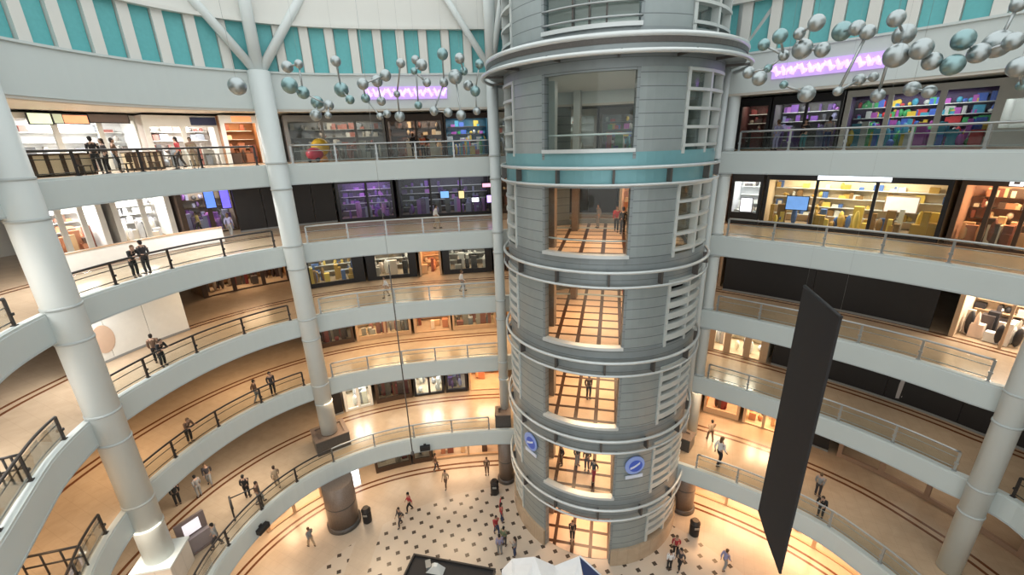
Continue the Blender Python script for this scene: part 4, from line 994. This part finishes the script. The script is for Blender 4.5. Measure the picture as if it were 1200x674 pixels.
def pose_meshes(tag, lean=0, stride=0, elbow=None, hand=None, headdown=0, long_hair=False, bend=None):
    """figure facing +x, feet at the origin, 1.72 m tall"""
    V = Vector
    hipz = .93-.02*abs(stride)
    def sp(z, dx=0): # spine point leaning forward about the hips
        return V((dx+(z-hipz)*math.sin(lean), 0, hipz+(z-hipz)*math.cos(lean)))
    pel, bel, che, upc, nk, hd = sp(hipz), sp(1.08), sp(1.25), sp(1.39), sp(1.49), sp(1.60, .02)
    legs = []; arms = []
    for s in (1, -1):
        st = stride*s
        hip = V((0, .095*s, hipz-.06)); foot = V((st*.42, .10*s, .075+(.06 if st < 0 else 0))); knee = (hip+foot)/2+V((.05+.05*(st != 0), 0, .02))
        toe = foot+V((.15, .015*s, -.035 if st >= 0 else -.06))
        legs.append((hip, knee, foot, toe))
        sh = upc+V((0, .185*s, .0))
        e = elbow[0 if s > 0 else 1] if elbow else (-.06-.2*st, .03, -.28)
        h = hand[0 if s > 0 else 1] if hand else (.02-.4*st, .0, -.50)
        arms.append((sh, sh+V((e[0], e[1]*s, e[2])), sh+V((h[0], h[1]*s, h[2]))))
    vs = [pel, bel, che, upc, nk]; es = [(0, 1), (1, 2), (2, 3), (3, 4)]; rs = [(.125, .12), (.115, .11), (.13, .12), (.11, .10), .05]
    for (hip, knee, foot, toe) in legs:
        b = len(vs); vs += [hip, knee, foot, toe]; es += [(0, b), (b, b+1), (b+1, b+2), (b+2, b+3)]; rs += [.088, .055, .04, .032]
    fing = []
    for i, (sh, el, wr) in enumerate(arms):
        s = 1-2*i; b = len(vs); d = (wr-el).normalized(); palm = wr+d*.075
        vs += [sh, el, wr, palm]; es += [(3, b), (b, b+1), (b+1, b+2), (b+2, b+3)]; rs += [.06, .04, .027, (.036, .02)]
        side = V((0, 0, 1)).cross(d); side = side.normalized() if side.length > .1 else V((1, 0, 0))
        if abs(d.z) > .8: side = V((1, 0, 0))
        curl = d.cross(side).normalized()*(-s if abs(d.z) > .8 else -1)
        for k, ln in enumerate((.062, .072, .068, .052)):
            a = wr+d*.06+side*(.026-.0175*k); m1 = a+d*(.03+ln*.5); m2 = m1+d*ln*.42+curl*.02; t = m2+d*ln*.2+curl*.025
            fing.append(skin([a, m1, m2, t], [(0, 1), (1, 2), (2, 3)], [.009, .0088, .0082, .007]))
        a = wr+d*.025+side*.018; m1 = a+side*.03+d*.025; t = m1+d*.035+side*.008+curl*.01
        fing.append(skin([a, m1, t], [(0, 1), (1, 2)], [.011, .0105, .009]))
    body = skin(vs, es, rs)
    hm = MB(); c = hd+V((0, 0, 0)); fw = V((math.cos(headdown), 0, -math.sin(headdown)))
    hm.ball(c, 1, 16, 12, 0, (.092, .074, .118)); hm.ball(c+V((-.02, 0, .03)), 1, 14, 10, 0, (.085, .078, .088))
    hm.ball(c+V((.094, 0, -.015))+V((0, 0, -headdown*.04)), 1, 8, 6, 0, (.018, .012, .026)); hm.ball(c+V((.055, 0, -.085)), 1, 10, 6, 0, (.035, .04, .03))
    for s in (1, -1): hm.ball(c+V((-.005, .076*s, -.01)), 1, 8, 6, 0, (.018, .01, .03))
    hme = mesh_of('tmp_head', hm, [])
    em = MB()
    for s in (1, -1): em.ball(c+V((.084, .03*s, .008)), 1, 8, 6, 0, (.008, .013, .008)); em.box(c+V((.085, .03*s, .032)), (.012, .034, .007))
    eme = mesh_of('tmp_eye', em, [])
    lm_ = MB().ball(c+V((.083, 0, -.06)), 1, 8, 6, 0, (.01, .026, .008)); lme = mesh_of('tmp_lip', lm_, [])
    out = {'body': join(tag+'_body', [(0, body), (0, hme), (1, eme), (2, lme)]+[(0, f) for f in fing], [SKINM, EYEM, LIPM])}
    # clothes follow the body a little outside it
    vs = [sp(.88), bel, che, upc, sp(1.455)]; es = [(0, 1), (1, 2), (2, 3), (3, 4)]; rs = [(.15, .145), (.135, .13), (.15, .138), (.128, .115), .066]
    for (sh, el, wr) in arms:
        b = len(vs); vs += [sh, el, el.lerp(wr, .85)]; es += [(3, b), (b, b+1), (b+1, b+2)]; rs += [.076, .054, .044]
    out['shirt'] = join(tag+'_shirt', [(0, skin(vs, es, rs))], [SKINM])
    vs = [sp(1.0), V((0, 0, hipz-.01))]; es = [(0, 1)]; rs = [(.132, .128), (.14, .135)]
    for (hip, knee, foot, toe) in legs:
        b = len(vs); vs += [hip, knee, foot.lerp(knee, .06)]; es += [(1, b), (b, b+1), (b+1, b+2)]; rs += [.104, .074, .062]
    out['trousers'] = join(tag+'_trousers', [(0, skin(vs, es, rs))], [SKINM])
    sh_ = []
    for (hip, knee, foot, toe) in legs:
        sh_.append((0, skin([foot+V((-.045, 0, -.03)), foot+V((.03, 0, -.03)), toe, toe+V((.03, 0, 0))], [(0, 1), (1, 2), (2, 3)], [.045, .05, .043, .032])))
    out['shoes'] = join(tag+'_shoes', sh_, [SKINM])
    hr = MB(); hr.ball(c+V((-.022, 0, .045)), 1, 16, 10, 0, (.098, .09, .096)); hr.ball(c+V((-.05, 0, -.01)), 1, 14, 8, 0, (.065, .084, .10))
    if long_hair: hr.ball(c+V((-.075, 0, -.12)), 1, 12, 8, 0, (.05, .085, .19))
    out['hair'] = join(tag+'_hair', [(0, mesh_of('tmp_hair', hr, []))], [SKINM])
    return out
POSE = {
 'stand': pose_meshes('stand'),
 'walk': pose_meshes('walk', lean=.05, stride=.5),
 'lean': pose_meshes('lean', lean=.42, elbow=[(.10, .06, -.25)]*2, hand=[(.32, .0, -.20)]*2, headdown=.4),
 'phone': pose_meshes('phone', elbow=[(-.02, .05, -.28)]*2, hand=[(.22, -.06, -.16), (-.02, .05, -.52)], headdown=.3, long_hair=True),
 'wave': pose_meshes('wave', elbow=[(.06, .12, .22), (-.08, .06, -.27)], hand=[(.10, .14, .47), (-.02, .05, -.49)], long_hair=True),
 'woman': pose_meshes('woman', lean=.05, stride=.4, long_hair=True)}
CLO = {}
def clo(c):
    if c not in CLO: CLO[c] = pm('cloth_%.2f_%.2f_%.2f' % c, c, .8, noise=.15, scale=9)
    return CLO[c]
BK, DK, NV, RD, WH, GY, BR, TN, BL, PU, GN = (.015, .015, .017), (.05, .045, .05), (.03, .05, .12), (.42, .04, .05), (.72, .72, .72), (.25, .25, .25), (.14, .08, .05), (.45, .33, .22), (.12, .2, .45), (.30, .30, .48), (.15, .2, .12)
HB, HD, HL = (.012, .010, .009), (.035, .022, .015), (.12, .07, .035)
def person(p, face, pose, top, bot, label, hair=HB, sc=1.0, shoes=BK, group=None):
    o = thing('person', p, label, 'person', group, rz=rad(face)); o.scale = (sc,)*3
    for part, c in (('body', None), ('shirt', top), ('trousers', bot), ('shoes', shoes), ('hair', hair)):
        q = bpy.data.objects.new(part, POSE[pose][part]); COL.objects.link(q); q.parent = o
        if c is not None: q.material_slots[0].link = 'OBJECT'; q.material_slots[0].material = clo(c)
def P_(x, y, L): return at(x, y, z=5*L+.012)
def rail(L, x, y, off=.62): cv = CV(L); return cv.P(cv.px(x, y, off), off, 5*L+.012)
def out_(L, x, y):  # heading that looks into the void
    cv = CV(L); n = cv.N(cv.px(x, y, .6)); return math.degrees(math.atan2(-n.y, -n.x))
G = [
 (P_(481, 599, 0), 200, 'walk', RD, BK, 'person in dark red top walking on the ground floor above the dots'),
 (P_(470, 616, 0), 230, 'walk', DK, DK, 'person in dark clothes walking at the edge of the dotted floor'),
 (P_(366, 641, 0), 150, 'walk', GY, TN, 'person in grey top walking beside the thick granite column'),
 (P_(511, 552, 0), 20, 'walk', BR, DK, 'person in brown top walking past the dark ground floor windows'),
 (P_(523, 571, 0), 250, 'walk', TN, BR, 'person in tan clothes walking on the plain ground floor before the orange shop'),
 (P_(571, 556, 0), 270, 'stand', BR, BR, 'person in brown standing near the litter bin left of the tower'),
 (P_(588, 612, 0), 20, 'wave', RD, NV, 'person in red top with a raised arm left of the lift tower foot'),
 (P_(582, 626, 0), 300, 'woman', RD, NV, 'long haired person in red top and navy trousers left of the tower foot'),
 (P_(591, 640, 0), 60, 'stand', GN, DK, 'person in dark green top standing by the tower plinth on the left'),
 (P_(586, 650, 0), 100, 'stand', PU, GY, 'person in lilac grey top standing nearest the white canopy'),
 (P_(604, 652, 0), 160, 'phone', GY, NV, 'person in grey top and navy trousers looking down beside the white canopy'),
 (P_(791, 651, 0), 250, 'phone', RD, BK, 'person in red top and black trousers at the tower foot on the banner side'),
 (P_(796, 667, 0), 210, 'woman', DK, BK, 'long haired person in black at the tower foot on the banner side'),
 (P_(784, 668, 0), 90, 'stand', WH, BK, 'person in white top and black trousers at the tower foot on the banner side'),
 (P_(848, 668, 0), 20, 'walk', PU, GY, 'person in lilac top walking over the dots below the banner'),
 (P_(210, 592, 1), 140, 'stand', BK, BK, 'person all in black standing on the first gallery brown bands'),
 (P_(235, 582, 1), 160, 'stand', GY, GY, 'person in grey on the first gallery beside a dark haired companion'),
 (P_(247, 568, 1), 300, 'woman', DK, GY, 'long haired person in dark top on the first gallery beside the person in grey'),
 (P_(291, 583, 1), 100, 'stand', BK, BK, 'person all in black behind the hoop barrier on the first gallery'),
 (P_(326, 571, 1), 120, 'walk', TN, TN, 'person in pale tan walking on the first gallery between hoop barrier and planter'),
 (P_(257, 641, 1), 200, 'walk', GY, DK, 'person in grey top passing the information stand on the first gallery'),
 (P_(212, 668, 1), 130, 'walk', (.55, .08, .04), BK, 'person in orange red top beside the white column pedestal on the first gallery'),
 (P_(305, 590, 1), 30, 'walk', BR, GY, 'person in brown top by the first gallery balustrade near the planter'),
 (P_(841, 546, 1), out_(1, 841, 546)+140, 'woman', WH, BK, 'person in white top and black trousers on the first gallery right of the tower', 1.35),
 (P_(832, 517, 1), 90, 'walk', TN, BR, 'person in tan walking before the orange fronted shop on the first gallery'),
 (rail(1, 965, 590), out_(1, 965, 590), 'lean', BK, DK, 'person in black leaning on the first gallery balustrade right of the banner'),
 (P_(957, 581, 1), 30, 'stand', GY, DK, 'person in grey standing just behind the leaning person right of the banner'),
 (rail(2, 322, 463), out_(2, 322, 463), 'stand', DK, BK, 'person in dark clothes at the second gallery balustrade near the branching column'),
 (rail(2, 302, 470), out_(2, 302, 470)+80, 'walk', BR, GY, 'person in brown walking along the second gallery balustrade'),
 (rail(2, 222, 515), out_(2, 222, 515), 'lean', BR, BK, 'person in brown leaning on the second gallery balustrade mid way to the white column'),
 (rail(2, 155, 553, 1.0), out_(2, 155, 553)+90, 'woman', PU, BL, 'person in lilac blue clothes beside the white column on the second gallery', 1.05),
 (rail(3, 192, 425), out_(3, 192, 425), 'lean', BK, BK, 'person in black leaning on the third gallery balustrade'),
 (rail(3, 186, 425, 1.3), 120, 'stand', BR, BK, 'person in brown standing behind the leaning person on the third gallery'),
 (rail(3, 118, 465, .8), out_(3, 118, 465)+90, 'walk', (.3, .18, .15), DK, 'person in dull red brown beside the white column on the third gallery'),
 (rail(4, 83, 355, .55), out_(4, 83, 355)+60, 'stand', RD, BK, 'person in red top and black trousers beside the white column on the fourth gallery', 1.12),
 (rail(4, 161, 328), out_(4, 161, 328), 'lean', BK, BK, 'person in black leaning on the fourth gallery balustrade'),
 (rail(4, 175, 324), out_(4, 175, 324)+180, 'stand', DK, DK, 'person in dark grey standing by the fourth gallery balustrade next to the leaning person'),
 (P_(236, 274, 4), 200, 'walk', (.5, .36, .08), BK, 'person in mustard top walking on the fourth gallery before the blue screens'),
 (P_(272, 278, 4), 100, 'woman', PU, GY, 'person in lilac top walking before the black hoarding on the fourth gallery'),
 (P_(512, 268, 4), 10, 'walk', WH, TN, 'person in white walking past the dark games shop on the fourth gallery'),
 (rail(3, 455, 352, 1.8), 200, 'walk', WH, TN, 'person in white walking near the hanging pole on the third gallery'),
 (rail(3, 542, 346, 1.8), 10, 'walk', WH, GY, 'person in white walking near the lift tower on the third gallery'),
 (rail(5, 116, 195, 2.6), 140, 'stand', BK, BK, 'person in black at the food counter end beside the nearest cafe table'),
 (rail(5, 128, 195, 2.9), 230, 'phone', DK, BK, 'long haired person in dark clothes behind the nearest cafe table'),
 (rail(5, 140, 195, 3.3), 40, 'stand', BR, BK, 'person in brown near the short beige counter on the top gallery'),
 (rail(5, 213, 190, 3.6), 200, 'woman', RD, DK, 'person in red before the stall with the navy sign on the top gallery'),
 (rail(5, 228, 190, 1.3), 300, 'stand', TN, TN, 'person in pale tan at the top gallery balustrade before the navy sign stall'),
 (rail(5, 496, 180, 4.2), 250, 'stand', (.5, .12, .06), BK, 'person in orange red before the dim brown top gallery shop'),
 (rail(5, 485, 180, 4.4), 100, 'walk', BK, BK, 'person in black before the dim brown top gallery shop'),
 (rail(5, 940, 175, 3.0), 200, 'phone', BK, (.05, .18, .2), 'long haired person in black top and teal trousers under the right purple neon'),
 (rail(5, 907, 175, 2.6), 100, 'stand', PU, PU, 'person in lilac on the top gallery right of the slim columns'),
 (rail(5, 966, 175, 3.4), 60, 'stand', GY, NV, 'person in grey top before the dark glass shop on the top gallery'),
]
fwd = Vector((cos(A0), sin(A0), 0)); lat = Vector((-fwd.y, fwd.x, 0))
def lob(n, f, l): return T+fwd*f+lat*l+Vector((0, 0, 5*n+.035))
G += [
 (lob(4, -3.6, -.9), 200, 'stand', GY, GY, 'person in grey in the fourth storey lobby of the tower near the pillar'),
 (lob(4, -2.6, .5), 250, 'woman', RD, BK, 'person in red top in the fourth storey tower lobby'),
 (lob(4, -1.8, 1.0), 90, 'stand', BK, BK, 'person in black in the fourth storey tower lobby beside the person in red'),
 (lob(4, -1.4, 1.5), 240, 'phone', BK, NV, 'long haired person in black in the fourth storey tower lobby'),
 (lob(3, -1.6, 1.5), 260, 'woman', RD, TN, 'person in red top in the third storey tower lobby'),
 (lob(2, 2.4, -.1), 280, 'stand', BR, BK, 'person in dark brown in the second storey tower lobby'),
 (lob(1, 3.3, -1.6), 200, 'stand', DK, BR, 'person in dark top on the left of the first storey tower lobby'),
 (lob(1, 3.0, -.6), 290, 'stand', BK, GY, 'person in black top and grey trousers in the first storey tower lobby'),
 (lob(1, 3.2, .1), 250, 'phone', BR, DK, 'long haired person in brown in the middle of the first storey tower lobby'),
 (lob(1, 4.0, .7), 230, 'walk', DK, RD, 'person in dark top and red trousers walking in the first storey tower lobby'),
 (lob(0, 4.5, -.5), 260, 'stand', BK, BK, 'person in black standing in the ground floor tower lobby'),
]
for i, g in enumerate(G):
    p, face, pose, top, bot, lab = g[:6]
    person(p, face, pose, top, bot, lab, (HB, HD, HL)[i % 3] if i % 4 else HB, (g[6] if len(g) > 6 else 1.0)*(1.03, .98, 1.0)[i % 3], group='shoppers')
for o in COL.objects:
    if '_o' in o: del o['_o']
